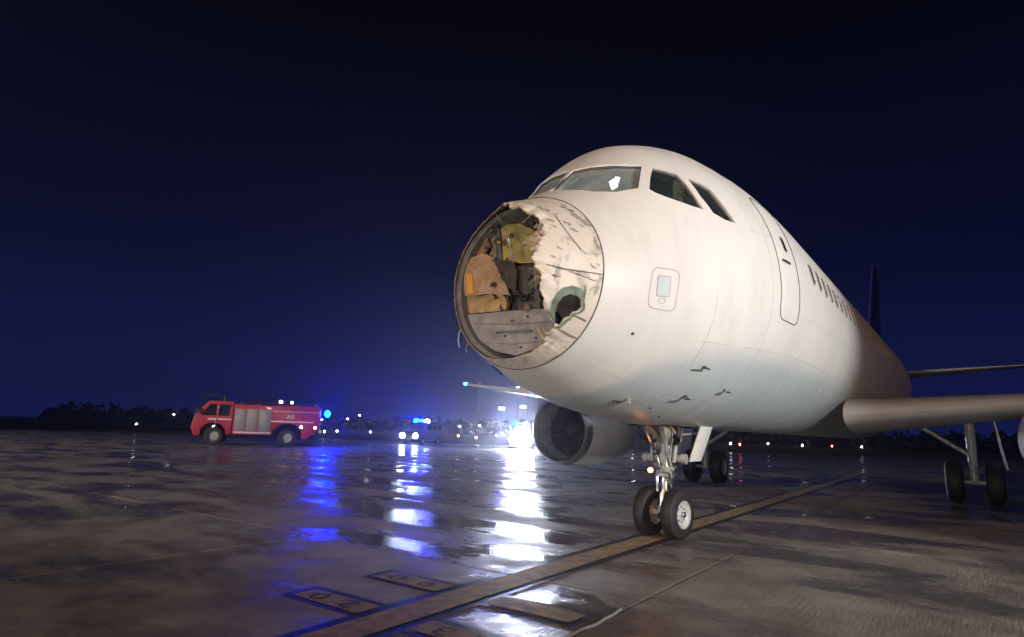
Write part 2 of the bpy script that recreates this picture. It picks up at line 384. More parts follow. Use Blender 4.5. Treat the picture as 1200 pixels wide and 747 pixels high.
def crazed_glass():
    m = bpy.data.materials.new('crazed_glass'); m.use_nodes = True; N = m.node_tree.nodes; L = m.node_tree.links
    b = N['Principled BSDF']; b.inputs['Base Color'].default_value = (0.36, 0.41, 0.42, 1); b.inputs['Roughness'].default_value = 0.22
    tr = N.new('ShaderNodeBsdfTransparent'); mx = N.new('ShaderNodeMixShader'); out = N['Material Output']
    tc = N.new('ShaderNodeTexCoord'); v = N.new('ShaderNodeTexVoronoi'); v.feature = 'DISTANCE_TO_EDGE'; v.inputs['Scale'].default_value = 38
    L.new(tc.outputs['Object'], v.inputs['Vector'])
    n = N.new('ShaderNodeTexNoise'); n.inputs['Scale'].default_value = 4; n.inputs['Detail'].default_value = 6; L.new(tc.outputs['Object'], n.inputs['Vector'])
    mr = N.new('ShaderNodeMapRange'); mr.inputs[1].default_value = 0.0; mr.inputs[2].default_value = 0.10; mr.inputs[3].default_value = 0.35; mr.inputs[4].default_value = 0.0
    L.new(v.outputs[0], mr.inputs[0])
    ad = N.new('ShaderNodeMath'); ad.operation = 'MULTIPLY_ADD'; ad.inputs[1].default_value = 0.75; L.new(n.outputs['Fac'], ad.inputs[0]); L.new(mr.outputs[0], ad.inputs[2])
    L.new(ad.outputs[0], mx.inputs[0]); L.new(tr.outputs[0], mx.inputs[1]); L.new(b.outputs[0], mx.inputs[2]); L.new(mx.outputs[0], out.inputs[0])
    return m
def clear_glass():
    m = bpy.data.materials.new('clear_glass'); m.use_nodes = True; N = m.node_tree.nodes; L = m.node_tree.links
    b = N['Principled BSDF']; b.inputs['Base Color'].default_value = (0.03, 0.035, 0.04, 1); b.inputs['Roughness'].default_value = 0.05
    tr = N.new('ShaderNodeBsdfTransparent'); tr.inputs[0].default_value = (0.8, 0.85, 0.83, 1); mx = N.new('ShaderNodeMixShader'); mx.inputs[0].default_value = 0.28
    L.new(tr.outputs[0], mx.inputs[1]); L.new(b.outputs[0], mx.inputs[2]); L.new(mx.outputs[0], N['Material Output'].inputs[0])
    return m
M_craze = crazed_glass(); M_clear = clear_glass()
for k, Q, c, n in wins:
    G = [p + (p - c) * 0.03 - n * (0.045 if k == 0 else 0.05) for p in Q]
    pane = MB().prism(G, -n * 0.012).build('windshield_pane' if k == 0 else 'cockpit_side_pane', M_craze if k == 0 else M_clear, plane, smooth=0)
    fr = [p - n * (0.036 if k == 0 else 0.042) for p in Q]
    MB().tube(fr, 0.021, 8, closed=True).build('window_seal', M_seam, pane)

# cockpit inside
M_int = mat('cockpit_grey', (0.10, 0.11, 0.11), 0.7, var=0.3, vscale=6)
M_seat = mat('seat_fabric', (0.05, 0.055, 0.07), 0.9, var=0.3, vscale=20)
MB().prism([Vector((4.25, -1.6, 2.9)), Vector((4.25, 1.6, 2.9)), Vector((4.25, 1.5, 4.9)), Vector((4.25, .8, 5.5)), Vector((4.25, -.8, 5.5)), Vector((4.25, -1.5, 4.9))], (0.05, 0, 0)).build('cockpit_rear_wall', M_int, plane, smooth=0)
MB().box((3.1, 0, 3.3), (2.2, 2.5, 0.05)).build('cockpit_floor', M_int, plane, smooth=0)
ip = MB().prism([Vector((1.75, -.95, 3.6)), Vector((2.1, -.95, 4.2)), Vector((2.45, -.95, 4.26)), Vector((2.45, -.95, 3.6))], (0, 1.9, 0)).build('instrument_panel', M_int, plane, bevel=.02)
for s in (-1, 1):
    st = MB().box((3.35, s * .55, 4.05), (0.14, 0.5, 0.85)).box((3.1, s * .55, 3.68), (0.5, 0.5, 0.14)).build('cockpit_seat', M_seat, plane, bevel=.05)
    MB().box((3.38, s * .55, 4.62), (0.12, 0.3, 0.22)).build('headrest', mat('headrest_tan', (0.30, 0.24, 0.17), 0.8, var=.3, vscale=18), st, bevel=.04)
hp_ = on_x(797, 221, 3.0)
MB().box(hp_, (.10, .16, .22)).ball(hp_ + Vector((0, .03, -.17)), .09, 8).build('headset_hook', mat('worn_leather', (0.45, 0.36, 0.25), 0.7, var=.4, vscale=18), plane, bevel=.03)
M_clamp = mat('cockpit_lamp_glow', (1, 1, 1), 0.3, emit=4.5, emit_col=(0.62, 0.97, 1.0))
lp = on_x(719, 216, 2.62)
cl = MB().box(lp, (.03, .10, .13), Matrix.Rotation(R(-18), 3, 'X')).box(lp + Vector((.005, -.045, .05)), (.03, .07, .08), Matrix.Rotation(R(20), 3, 'X')).build('cockpit_lamp', M_clamp, plane, bevel=.012)
Lc = bpy.data.lights.new('cockpit_lamp_light', 'POINT'); Lc.energy = 9; Lc.color = (.8, .97, 1); Lc.shadow_soft_size = .05
Lo = bpy.data.objects.new('cockpit_lamp_light', Lc); col.objects.link(Lo); Lo.location = lp + Vector((.14, -.02, .04)); Lo.parent = plane
MB().cyl(lp + Vector((0.02, 0, -.06)), lp + Vector((0.10, 0, -.55)), 0.012, n=8).build('lamp_stem', M_dsteel, cl)

# radome joint seam, torn radome shell
MB().tube([surf(XJ, t, 0.001) for t in ths], 0.007, 6, closed=True).build('radome_joint', M_seam, plane)
cutd = [(-180, 1.0), (-170, 1.03), (-155, 1.10), (-135, 1.15), (-90, 1.16), (-30, 1.13), (-15, 1.03), (-2, .84), (10, .70), (23, .63), (34, .66), (50, .66), (60, .645), (66, .60), (70, .53), (90, .49), (101, .545), (118, .63), (128, .74), (134, .93), (147, .965), (163, .995), (180, 1.0)]
ca_, cx_ = zip(*cutd)
rs = random.Random(3)
jag = [rs.uniform(-1, 1) for _ in range(400)]
def xcut(t):
    d = math.degrees(t); d = (d + 180) % 360 - 180
    b = float(np.interp(d, ca_, cx_))
    k = (d + 180) / 360 * 150; i = int(k); f = k - i
    j = jag[i % 150] * (1 - f) + jag[(i + 1) % 150] * f
    j2 = jag[200 + int(k * 0.25) % 100]
    amp = 0.017 if 15 < d < 140 else 0.007
    low = 0.020 * math.sin(d * .19 + 1) * math.sin(d * .083) if 15 < d < 150 else 0
    return b + amp * j + amp * 0.6 * j2 + low
NR, NC = 64, 460
bm = bmesh.new(); grid = []
hole_c = (0.90, math.radians(122))
def in_hole_old(x, t, k=1.0):
    dx = (x - 0.905) / (0.155 * k); dt = (math.degrees(t) - 122 + (x - .905) * 55) / (9.5 * k)
    a = math.atan2(dt, dx)
    return dx * dx + dt * dt < (1 + 0.12 * math.sin(3 * a + 1) + 0.08 * math.sin(7 * a)) ** 2
def inpoly(x, y, P):
    c = False
    for (x1, y1), (x2, y2) in zip(P, P[1:] + P[:1]):
        if (y1 > y) != (y2 > y) and x < (x2 - x1) * (y - y1) / (y2 - y1) + x1: c = not c
    return c
def to_xt(px): return [(h_.x, theta_of(h_)) for h_ in (hit(*p) for p in px)]
HOLE = to_xt([(649, 380), (650, 366), (653, 355), (659, 347), (667, 344), (676, 346), (681, 351), (682, 360), (677, 365), (671, 366), (668, 371), (661, 374), (656, 382)])
GREEN = to_xt([(644, 382), (644, 365), (646, 352), (652, 342), (660, 336), (670, 334), (679, 337), (683, 341), (685, 333), (686, 340), (684, 352), (685, 362), (680, 366), (674, 368), (664, 377), (654, 385)])
def in_hole(x, t, k=1.0): return inpoly(x, t, HOLE)
for i in range(NR + 1):
    row = []
    for j in range(NC):
        t = 2 * math.pi * j / NC; x0 = xcut(t); x = x0 + (XJ - 0.004 - x0) * i / NR
        cr = 0.0
        if 0.0 < t < 2.6:      # battered skin: dents
            cr = -0.022 * max(0, math.sin(x * 9 + t * 4)) * max(0, math.sin(t * 7 + x * 3)) - 0.035 * max(0, 1 - (x - x0) / 0.10) * (0.5 + 0.5 * math.sin(t * 23))
            cr *= min(1, (XJ - x) / 0.15)
        row.append(bm.verts.new(surf(x, t, cr)))
    grid.append(row)
for i in range(NR):
    for j in range(NC):
        t = 2 * math.pi * (j + .5) / NC; x0 = xcut(t); x = x0 + (XJ - x0) * (i + .5) / NR
        if in_hole(x, t, 1.0): continue
        bm.faces.new((grid[i][j], grid[i][(j + 1) % NC], grid[i + 1][(j + 1) % NC], grid[i + 1][j]))
bmesh.ops.delete(bm, geom=[v for v in bm.verts if not v.link_faces], context='VERTS')
me = bpy.data.meshes.new('torn_radome'); bm.to_mesh(me); bm.free()
me.shade_smooth()
def radome_paint():
    m = bpy.data.materials.new('scuffed_radome_paint'); m.use_nodes = True; N = m.node_tree.nodes; L = m.node_tree.links; b = N['Principled BSDF']
    tc = N.new('ShaderNodeTexCoord'); n = N.new('ShaderNodeTexNoise'); n.inputs['Scale'].default_value = 5; n.inputs['Detail'].default_value = 8; n.inputs['Roughness'].default_value = 0.6; n.inputs['Distortion'].default_value = 0.6
    L.new(tc.outputs['Object'], n.inputs['Vector'])
    rp = N.new('ShaderNodeValToRGB'); e = rp.color_ramp.elements
    e[0].position = 0.34; e[0].color = (0.32, 0.29, 0.26, 1); e[1].position = 0.47; e[1].color = (0.72, 0.66, 0.58, 1)
    L.new(n.outputs['Fac'], rp.inputs[0]); L.new(rp.outputs[0], b.inputs['Base Color']); b.inputs['Roughness'].default_value = 0.5
    n2 = N.new('ShaderNodeTexNoise'); n2.inputs['Scale'].default_value = 14; n2.inputs['Detail'].default_value = 5; L.new(tc.outputs['Object'], n2.inputs['Vector'])
    bp = N.new('ShaderNodeBump'); bp.inputs['Strength'].default_value = 0.5; bp.inputs['Distance'].default_value = 0.02; L.new(n2.outputs['Fac'], bp.inputs['Height']); L.new(bp.outputs[0], b.inputs['Normal'])
    return m
M_rad = radome_paint()
M_core = mat('honeycomb_core', (0.52, 0.41, 0.28), 0.8, var=0.5, vscale=25, bump=0.6, bscale=60)
rad = add_mesh('torn_radome', me, M_rad, plane)
vg = rad.vertex_groups.new(name='thick')
for v in me.vertices: vg.add([v.index], 1.0 if (v.co.y < -.12 and v.co.x < 1.19) else .0, 'REPLACE')
me.materials.append(M_core)
md = rad.modifiers.new('thick', 'SOLIDIFY'); md.thickness = 0.024; md.offset = -1; md.vertex_group = 'thick'; md.thickness_vertex_group = .3; md.material_offset = 1; md.material_offset_rim = 1
# strips of torn skin curling at the break
for k, (dg, ln, w) in enumerate(((66, .035, .05), (70, .05, .06), (75, .045, .06), (81, .03, .05), (142, .07, .02), (149, .05, .02))):
    t = R(dg); x0 = xcut(t) + 0.01; V = []
    for q in range(6):
        f = q / 5; cx = x0 - ln * f * (0.6 + 0.5 * (k % 2)); cu = -0.05 * f * f * (1 + (k % 3)) + 0.02 * math.sin(f * 5 + k)
        ww = w * (1 - 0.45 * f) * (1 + .2 * math.sin(q * 2.1 + k))
        for s in (-1, 1): V.append(surf(max(cx, .05), t + s * ww / 0.75 + 0.05 * f * math.sin(k * 2.3), cu))
    pc = MB().add(V, [(2 * q, 2 * q + 1, 2 * q + 3, 2 * q + 2) for q in range(5)]).build('torn_strip', M_core, rad, recalc=False)
    pc.modifiers.new('t', 'SOLIDIFY').thickness = 0.012
# green inner layer laid bare round the hole
bm = bmesh.new(); NG = 80
gv = {}
for i in range(NG + 1):
    for j in range(NG + 1):
        gv[i, j] = (0.66 + 0.50 * i / NG, R(97) + R(50) * j / NG)
vv = {}
def gvert(i, j):
    if (i, j) not in vv: x, t = gv[i, j]; vv[i, j] = bm.verts.new(surf(x, t, 0.007))
    return vv[i, j]
for i in range(NG):
    for j in range(NG):
        x, t = gv[i, j]
        if x < xcut(t) + 0.005: continue
        if inpoly(x, t, GREEN) and not in_hole(x, t): bm.faces.new((gvert(i, j), gvert(i, j + 1), gvert(i + 1, j + 1), gvert(i + 1, j)))
me = bpy.data.meshes.new('bared_layer'); bm.to_mesh(me); bm.free(); me.shade_smooth()
add_mesh('bared_layer', me, mat('green_primer', (0.20, 0.26, 0.21), 0.6, var=.45, vscale=12, bump=.3), rad)
# chips where the paint is scraped away
rs = random.Random(21)
M_chip = mat('scraped_grey', (.40, .385, .37), .7, var=.35, vscale=40)
for cx, cy, rx, ry in ((634, 245, 5, 2), (641, 247, 4, 1.6), (661, 243, 5, 2.4), (669, 248, 4, 2.5), (674, 254, 5, 3), (681, 258, 5, 3), (687, 263, 5, 3), (682, 266, 2, 1.5), (694, 312, 3, 3), (700, 310, 1.6, 2.2), (664, 262, 4, 2.5), (672, 270, 5, 2.2), (652, 323, 4, 1.8), (649, 266, 4, 2), (645, 259, 5, 1.6), (655, 291, 4, 2), (648, 301, 3, 2)):
    P = [hit(cx + rx * math.cos(a) * f + ry * .6 * math.sin(a), cy + ry * math.sin(a) * f + rx * .35 * math.cos(a), .006) for a, f in ((2 * math.pi * q / 11, rs.uniform(.55, 1.25)) for q in range(11))]
    c, n = newell(P); MB().add([c] + P, [(0, q + 1, (q + 1) % 11 + 1) for q in range(11)]).build('paint_chip', M_chip if cy < 285 or cx > 690 else M_core, rad)
# lightning strips and scratches on the shell
M_strip = mat('grey_strip', (0.24, 0.23, 0.22), 0.5, var=.3, vscale=10)
M_bare = mat('bare_alloy', (0.7, 0.7, 0.68), 0.3, metal=0.8, var=.2, vscale=10)
def on_shell(name, pl, r, m, n=12, off=0.004):
    P = [hit(*p, off) for a, b in zip(pl[:-1], pl[1:]) for p in [(a[0] + (b[0] - a[0]) * q / n, a[1] + (b[1] - a[1]) * q / n) for q in range(n + 1)]]
    return MB().tube(P, r, 6).build(name, m, rad)
on_shell('diverter_strip', [(640, 310), (660, 315), (706, 322)], 0.006, M_strip)
on_shell('diverter_strip', [(650, 253), (668, 278), (681, 294)], 0.006, M_strip)
on_shell('diverter_strip', [(654, 385), (676, 396)], 0.008, M_bare)
on_shell('diverter_strip', [(672, 369), (686, 376)], 0.009, M_strip)
on_shell('diverter_strip', [(668, 318), (698, 330)], 0.004, M_strip)

# bulkhead behind the radome
def ring_pts(x, sc, n=96, xs=XJ):
    T, B, W, Mi = sect(xs); c = Vector((x, 0, float((T + B) / 2))); P = []
    for k in range(n):
        p = surf(xs, 2 * math.pi * k / n); P.append(Vector((x, p.y * sc, c.z + (p.z - c.z) * sc)))
    return P
M_bulk = mat('bulkhead_grey', (0.14, 0.135, 0.135), 0.55, var=.45, vscale=5, bump=.15, bscale=12)
M_brown = mat('soot_brown', (0.055, 0.040, 0.036), 0.8, var=.5, vscale=7, bump=.3, bscale=15)
n_ = 96
b = MB()
prof = [(XJ - .02, 0.985), (XJ - .02, 0.90), (XJ + 0.05, 0.885), (XJ + 0.22, 0.84)]
for x, sc in prof: b.v += [tuple(p) for p in ring_pts(x, sc, n_)]
for k in range(len(prof) - 1): b.f += [(k * n_ + i, k * n_ + (i + 1) % n_, (k + 1) * n_ + (i + 1) % n_, (k + 1) * n_ + i) for i in range(n_)]
b.build('bulkhead_flange', M_bulk, plane)
bh = MB().prism(ring_pts(XJ + 0.19, 0.87, n_), (0.04, 0, 0)).build('forward_bulkhead', M_brown, plane, smooth=0)
def plate(name, px, x, th, m, parent=bh, bevel=0.012):
    return MB().prism([on_x(*p, x) for p in px], (th, 0, 0)).build(name, m, parent, smooth=30, bevel=bevel)
M_olive = mat('olive_primer', (0.37, 0.28, 0.065), 0.6, vscale=7, bump=.5, bscale=14, col2=(.19, .14, .045))
M_tan = mat('tan_panel', (0.25, 0.195, 0.13), 0.6, var=.5, vscale=7, bump=.2)
M_ochre = mat('ochre_panel', (0.42, 0.29, 0.11), 0.6, vscale=8, bump=.5, bscale=18, col2=(.27, .175, .075))
M_orange = mat('orange_seal', (0.60, 0.26, 0.02), 0.5, var=.25, vscale=6)
M_salmon = mat('torn_salmon_foam', (0.38, 0.25, 0.175), 0.85, vscale=7, bump=.6, bscale=45, col2=(.26, .165, .07))
M_shelf = mat('grey_shelf', (0.30, 0.285, 0.275), 0.5, vscale=6, bump=.5, bscale=16, col2=(.17, .16, .158))
plate('access_panel', [(585, 262), (612, 262), (628, 270), (631, 290), (630, 308), (588, 309)], 1.33, .05, M_olive)
plate('equipment_panel', [(562, 278), (580, 268), (582, 303), (556, 304)], 1.35, .04, M_tan)
plate('equipment_panel', [(546, 342), (580, 340), (596, 346), (592, 364), (549, 368)], 1.28, .08, M_ochre)
plate('orange_seal', [(546, 319), (553, 321), (555, 344), (547, 346)], 1.205, .02, M_orange)
plate('electronics_box', [(602, 311), (631, 312), (633, 362), (606, 364)], 1.29, .1, mat('box_dark_grey', (0.055, .045, .042), .5, var=.4, vscale=9, bump=.2), bevel=.02)
plate('post', [(579, 268), (585, 262), (588, 309), (583, 309)], 1.30, .04, M_dsteel, bevel=.005)
sh = plate('lower_shelf', [(546, 369), (570, 367), (600, 364), (643, 361), (650, 372), (646, 392), (630, 408), (604, 417), (580, 412), (560, 398)], 1.26, .10, M_shelf)
for yy, x0, x1 in ((379, 554, 646), (402, 568, 636)):
    MB().tube([on_x(x0, yy, 1.252), on_x((x0 + x1) / 2, yy + 1, 1.250), on_x(x1, yy - 2, 1.252)], 0.008, 6).build('rib', M_shelf, sh)
MB().tube([on_x(582, 391, 1.255), on_x(583, 389, 1.225), on_x(600, 388.5, 1.222), on_x(622, 387.5, 1.225), on_x(623, 389, 1.255)], 0.011, 8).build('grab_handle', mat('handle_alloy', (0.45, .44, .43), .35, metal=.7, var=.2), sh)
for px in ((592, 394), (610, 407), (628, 396), (618, 371), (600, 376)):
    MB().cyl(on_x(*px, 1.262), on_x(*px, 1.240), 0.016, 0.012, 8).build('fastener', M_dsteel, sh)
for cx_p in (598, 615):
    b = MB()
    for q in range(5): b.tube([on_x(cx_p - 7 + q * 3.2, 345 + (q % 2) * 3, 1.28), on_x(cx_p - 5 + q * 3, 349 - (q % 2) * 2, 1.23), on_x(cx_p - 4 + q * 3, 353, 1.27)], 0.010, 6)
    b.build('cable_fitting', M_steel, bh)
rs = random.Random(9)
for q in range(9):
    a = Vector((568 + rs.uniform(0, 60), 312 + rs.uniform(-6, 30), 0)); e = a + Vector((rs.uniform(-22, 22), rs.uniform(8, 34), 0)); m_ = (a + e) / 2 + Vector((rs.uniform(-9, 9), rs.uniform(-2, 9), 0))
    MB().tube([on_x(a.x, a.y, 1.38), on_x((a.x + m_.x) / 2, (a.y + m_.y) / 2, 1.30), on_x(m_.x, m_.y, 1.26), on_x((e.x + m_.x) / 2, (e.y + m_.y) / 2 + 2, 1.28), on_x(e.x, e.y, 1.36)], rs.choice((.006, .009, .013)), 6).build('loose_cable', rs.choice((M_dark, M_dsteel, M_seam, M_brown)), bh)
for yy in (258, 272, 292): MB().tube([on_x(556 + abs(yy - 292) * .3, yy + 3, 1.40), on_x(590, yy, 1.39), on_x(632, yy + 2, 1.40)], .014, 6).build('stiffener', M_bulk, bh)
# broken panels hanging on the starboard half
def shard(name, pts, m, th=.014):
    P = [on_x(px, py, x) for px, py, x in pts]; c = sum(P, Vector()) / len(P)
    rs_ = random.Random(len(pts) + int(pts[0][0])); Q = []
    for a, b_ in zip(P, P[1:] + P[:1]):
        for q in range(5): Q.append(a + (b_ - a) * (q / 5) + Vector((rs_.uniform(-.008, .008), rs_.uniform(-.010, .010), rs_.uniform(-.010, .010))) * (1 if q else 0))
    n = len(Q); mid_ = [c + (q - c) * .5 + Vector((rs_.uniform(-.008, .008), 0, 0)) for q in Q]
    o = MB().add(Q + mid_ + [c], [(k, (k + 1) % n, n + (k + 1) % n, n + k) for k in range(n)] + [(n + k, n + (k + 1) % n, 2 * n) for k in range(n)]).build(name, m, bh, smooth=0)
    o.modifiers.new('t', 'SOLIDIFY').thickness = th
    return o
shard('broken_panel', [(543, 312, 1.235), (552, 303, 1.245), (567, 297, 1.25), (580, 303, 1.245), (590, 325, 1.24), (599, 347, 1.235), (572, 345, 1.225), (546, 347, 1.225)], M_salmon)
shard('broken_panel', [(576, 304, 1.225), (602, 306, 1.24), (606, 320, 1.24), (604, 346, 1.22), (596, 336, 1.21), (588, 328, 1.21), (584, 316, 1.215)], M_brown)
shard('broken_panel', [(604, 255, 1.30), (622, 258, 1.28), (630, 272, 1.24), (624, 268, 1.23), (612, 264, 1.26)], M_brown)
shard('broken_panel', [(629, 300, 1.26), (634, 312, 1.22), (634, 330, 1.20), (628, 340, 1.22), (626, 320, 1.27)], M_tan)
shard('broken_panel', [(561, 285, 1.31), (571, 277, 1.29), (575, 290, 1.28), (568, 300, 1.28), (558, 299, 1.30)], mat('rust_panel', (.22, .12, .05), .75, vscale=10, bump=.3, col2=(.10, .06, .04)))
rs = random.Random(33)
for q in range(22):
    cx = rs.uniform(556, 634); cy = rs.uniform(258, 362); a0 = rs.uniform(0, 6.28); r_ = rs.uniform(2.5, 6.5); xx = 1.22 + rs.uniform(-.02, .06)
    shard('debris_flake', [(cx + r_ * math.cos(a0 + t_) * rs.uniform(.5, 1.3), cy + r_ * math.sin(a0 + t_) * rs.uniform(.5, 1.3), xx + rs.uniform(-.03, .03)) for t_ in (0, 1.4, 2.9, 4.4)], (M_brown, M_core, M_tan, M_dsteel, M_brown, M_ochre)[q % 6], .006)
for q in range(9):      # frayed fibres along the torn edge
    dg = rs.uniform(25, 150); t_ = R(dg); x0 = xcut(t_); p0 = surf(x0 + .02, t_, -.008)
    MB().tube([p0, surf(x0 - .03, t_ + rs.uniform(-.06, .06), -.02), surf(max(.1, x0 - rs.uniform(.05, .12)), t_ + rs.uniform(-.14, .14), -.05 + rs.uniform(-.03, .03))], .0022, 5).build('frayed_fibre', M_core, rad)
# bent wire strip, hanging scraps and bolts on the rim
for dg, L_, w_ in ((-133, .08, .007),):
    q0 = surf(XJ - .02, R(dg), .004); MB().tube([q0, q0 + Vector((-.03, .02, -.03)), q0 + Vector((-.035, .025, -.03 - L_ * .5)), q0 + Vector((-.02, .015, -.03 - L_))], w_, 6).build('hanging_strip', M_gear, plane)
tq = surf(XJ + .12, R(-152), .004); MB().tube([tq, tq + Vector((.10, .0, -.05)), tq + Vector((.2, .01, -.09))], .016, 6).build('blue_strip', mat('blue_strip', (.03, .12, .55), .5, var=.2), plane)  # short blue strip low on the starboard skin
MB().tube([on_x(580, 249, 1.12), on_x(588, 262, 1.08), on_x(596, 280, 1.06), on_x(600, 298, 1.08), on_x(601, 308, 1.12)], 0.0065, 6).build('bent_wire', M_bare, plane)
MB().tube([surf(XJ - .03, R(-120), .01), surf(XJ - .05, R(-120), .03) + Vector((0, 0, -.05)), surf(XJ - .04, R(-120), .03) + Vector((0, .01, -.13)), surf(XJ - .03, R(-120), .02) + Vector((0, .0, -.21))], 0.010, 6).build('hanging_strip', M_gear, plane)
for dg in (-62, -84, -97, -108, -120, -132, -40, -20):
    p = surf(XJ - .03, R(dg), .0); n = (surf(XJ - .03, R(dg), .1) - p).normalized()
    MB().cyl(p - n * .01, p + n * .035, 0.010, n=8).cyl(p + n * .02, p + n * .034, 0.019, n=6).build('rim_bolt', M_steel, plane)

# skin details: hatch, probes, antennas
def outline(px, r, m, name, parent, off=0.002, n=8):
    P = []
    for a, b in zip(px, px[1:] + px[:1]):
        P += [hit(a[0] + (b[0] - a[0]) * q / n, a[1] + (b[1] - a[1]) * q / n, off) for q in range(n)]
    return MB().tube(P, r, 6, closed=True).build(name, m, parent)
def rrect(c, n=4, rad=0.22):
    P = []
    k = len(c)
    for i in range(k):
        a, b, d = Vector((*c[i - 1], 0)), Vector((*c[i], 0)), Vector((*c[(i + 1) % k], 0))
        p0 = b + (a - b) * rad; p1 = b + (d - b) * rad
        for q in range(n + 1):
            f = q / n; v = p0 * (1 - f) ** 2 + b * 2 * f * (1 - f) + p1 * f * f; P.append((v.x, v.y))
    return P
M_line = mat('panel_line_grey', (0.45, 0.43, 0.41), 0.6, var=.2, vscale=10)
hp = rrect([(765, 313), (797, 318), (790, 366), (758, 360)])
def patch(px, off, th, m, name, parent):
    P = [hit(*p, off) for p in px]; c, n = newell(P)
    return MB().prism(P, -n * th).build(name, m, parent, smooth=30)
hatch = outline(hp, 0.005, M_line, 'hatch_seam', plane, n=2)
sq = rrect([(771, 323), (786, 325), (784, 348), (769, 347)], rad=.12)
outline(sq, 0.006, M_line, 'static_port_seam', plane, n=2)
patch(sq, 0.006, .03, mat('cool_white_plate', (0.62, 0.70, 0.72), .3, var=.1), 'static_port_plate', plane)
outline(rrect([(771, 350), (780, 350), (778, 356), (772, 355)], n=2), 0.003, M_line, 'latch_seam', plane, n=2)
def probe(px, ln, m, name='pitot_probe', d=(-1, 0, 0), foot=.045):
    p = hit(*px); c = Vector((p.x, 0, 3.4)); n = (p - c); n.x = 0; n.normalize()
    a = p + n * foot * 1.6
    pr = MB().prism([p + Vector((-.02, 0, 0)) - n * .02, p + Vector((.09, 0, 0)) - n * .02, a + Vector((.02, 0, 0)), a + Vector((-.03, 0, 0))], (0, 0.012, 0.012)).build(name, m, plane, bevel=.003)
    MB().tube([a + Vector((.03, 0, 0)), a + Vector(d) * ln], 0.011, 8).build('probe_tube', M_dsteel, pr)
probe((825, 429), 0.20, M_dsteel); probe((803, 463), 0.16, M_dsteel); probe((850, 456), .13, M_gear)
p = hit(736, 467); MB().box(p + Vector((0, -.01, -.03)), (.07, .03, .09), Matrix.Rotation(R(25), 3, 'Y')).build('drain_mast', M_gear, plane, bevel=.008)
p = hit(722, 470); MB().box(p + Vector((0, 0, -.01)), (.12, .06, .03)).build('belly_antenna', M_dsteel, plane, bevel=.008)
for px in ((741, 391), (762, 478), (772, 488)): 
    p = hit(*px); MB().ball(p, .018, 6).build('drain_plug', M_dsteel, plane)

# forward door, cabin windows
def seam_loop(pts, r, m, name, parent): return MB().tube(pts, r, 6, closed=True).build(name, m, parent)
def skin_xz(x, z, off=0.0, side=-1):
    T, B, W, Mi = sect(x); H = (T - Mi) if z > Mi else (Mi - B); q = max(-1, min(1, (z - float(Mi)) / float(H)))
    t = math.acos(q); p = surf(x, t, off); return p if side < 0 else Vector((p.x, -p.y, p.z))
def rr_xz(x0, x1, z0, z1, rad, n=5, m=10):
    P = []
    for cx, cz, a0 in ((x1 - rad, z1 - rad, 0), (x0 + rad, z1 - rad, 90), (x0 + rad, z0 + rad, 180), (x1 - rad, z0 + rad, 270)):
        P += [(cx + rad * math.cos(R(a0 + 90 * q / n)), cz + rad * math.sin(R(a0 + 90 * q / n))) for q in range(n + 1)]
    Q = []
    for a, b in zip(P, P[1:] + P[:1]):
        k = max(1, int(math.dist(a, b) / .12)); Q += [(a[0] + (b[0] - a[0]) * q / k, a[1] + (b[1] - a[1]) * q / k) for q in range(k)]
    return Q
door = seam_loop([skin_xz(x, z, .002) for x, z in rr_xz(4.62, 5.44, 3.20, 5.06, .16)], .008, M_seam, 'door_seam', plane)
nx_, nz_ = 16, 26; V = []
for i in range(nx_ + 1):
    for j in range(nz_ + 1):
        a = 4.635 + .79 * i / nx_; zz = 3.215 + 1.83 * j / nz_
        V.append(skin_xz(a, zz, .007 if 0 < i < nx_ and 0 < j < nz_ else -.004))
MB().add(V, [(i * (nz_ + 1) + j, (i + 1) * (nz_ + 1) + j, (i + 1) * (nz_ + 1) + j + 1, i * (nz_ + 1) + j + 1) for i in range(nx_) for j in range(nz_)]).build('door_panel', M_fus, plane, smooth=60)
MB().tube([skin_xz(4.75, 4.05, .02), skin_xz(4.85, 4.05, .035), skin_xz(4.98, 4.05, .035), skin_xz(5.05, 4.05, .02)], .012, 6).build('door_handle', M_seam, plane)
M_lap = mat('lap_joint_grey', (.50, .49, .47), .5, var=.2, vscale=8)
for x in (3.0, 4.35, 6.15, 8.8, 11.4, 14.0, 16.6): MB().tube([surf(x, R(d), .0) for d in range(-178, 181, 3)] if x > 4 else [surf(x, R(d), .0) for d in range(95, 266, 3)], .0032, 5, closed=x > 4).build('panel_seam', M_lap, plane)
for dg, x0, x1 in ((72, 3.9, 4.55), (72, 5.5, 23), (118, 2.9, 23), (146, 1.5, 4.4), (40, 4.35, 23), (100, 6.2, 23)): MB().tube([surf(x, R(dg), .0) for x in np.linspace(x0, x1, 40)], .0030, 5).build('panel_seam', M_lap, plane)
def small_window(x, z, w, h, side, parent, name='cabin_window'):
    P = [skin_xz(a, b_, .004, side) for a, b_ in rr_xz(x - w / 2, x + w / 2, z - h / 2, z + h / 2, w * .42, 4)]
    c, n = newell(P)
    wv = MB().tube(P, .014, 6, closed=True).build(name, M_line, parent)
    MB().prism([p + n * .009 for p in P], -n * .03).build('pane', M_glassd, wv, smooth=0)
small_window(5.03, 4.35, .16, .24, -1, door, 'door_window')
for q in range(26): small_window(6.6 + q * .533, 4.25, .24, .34, -1, plane)

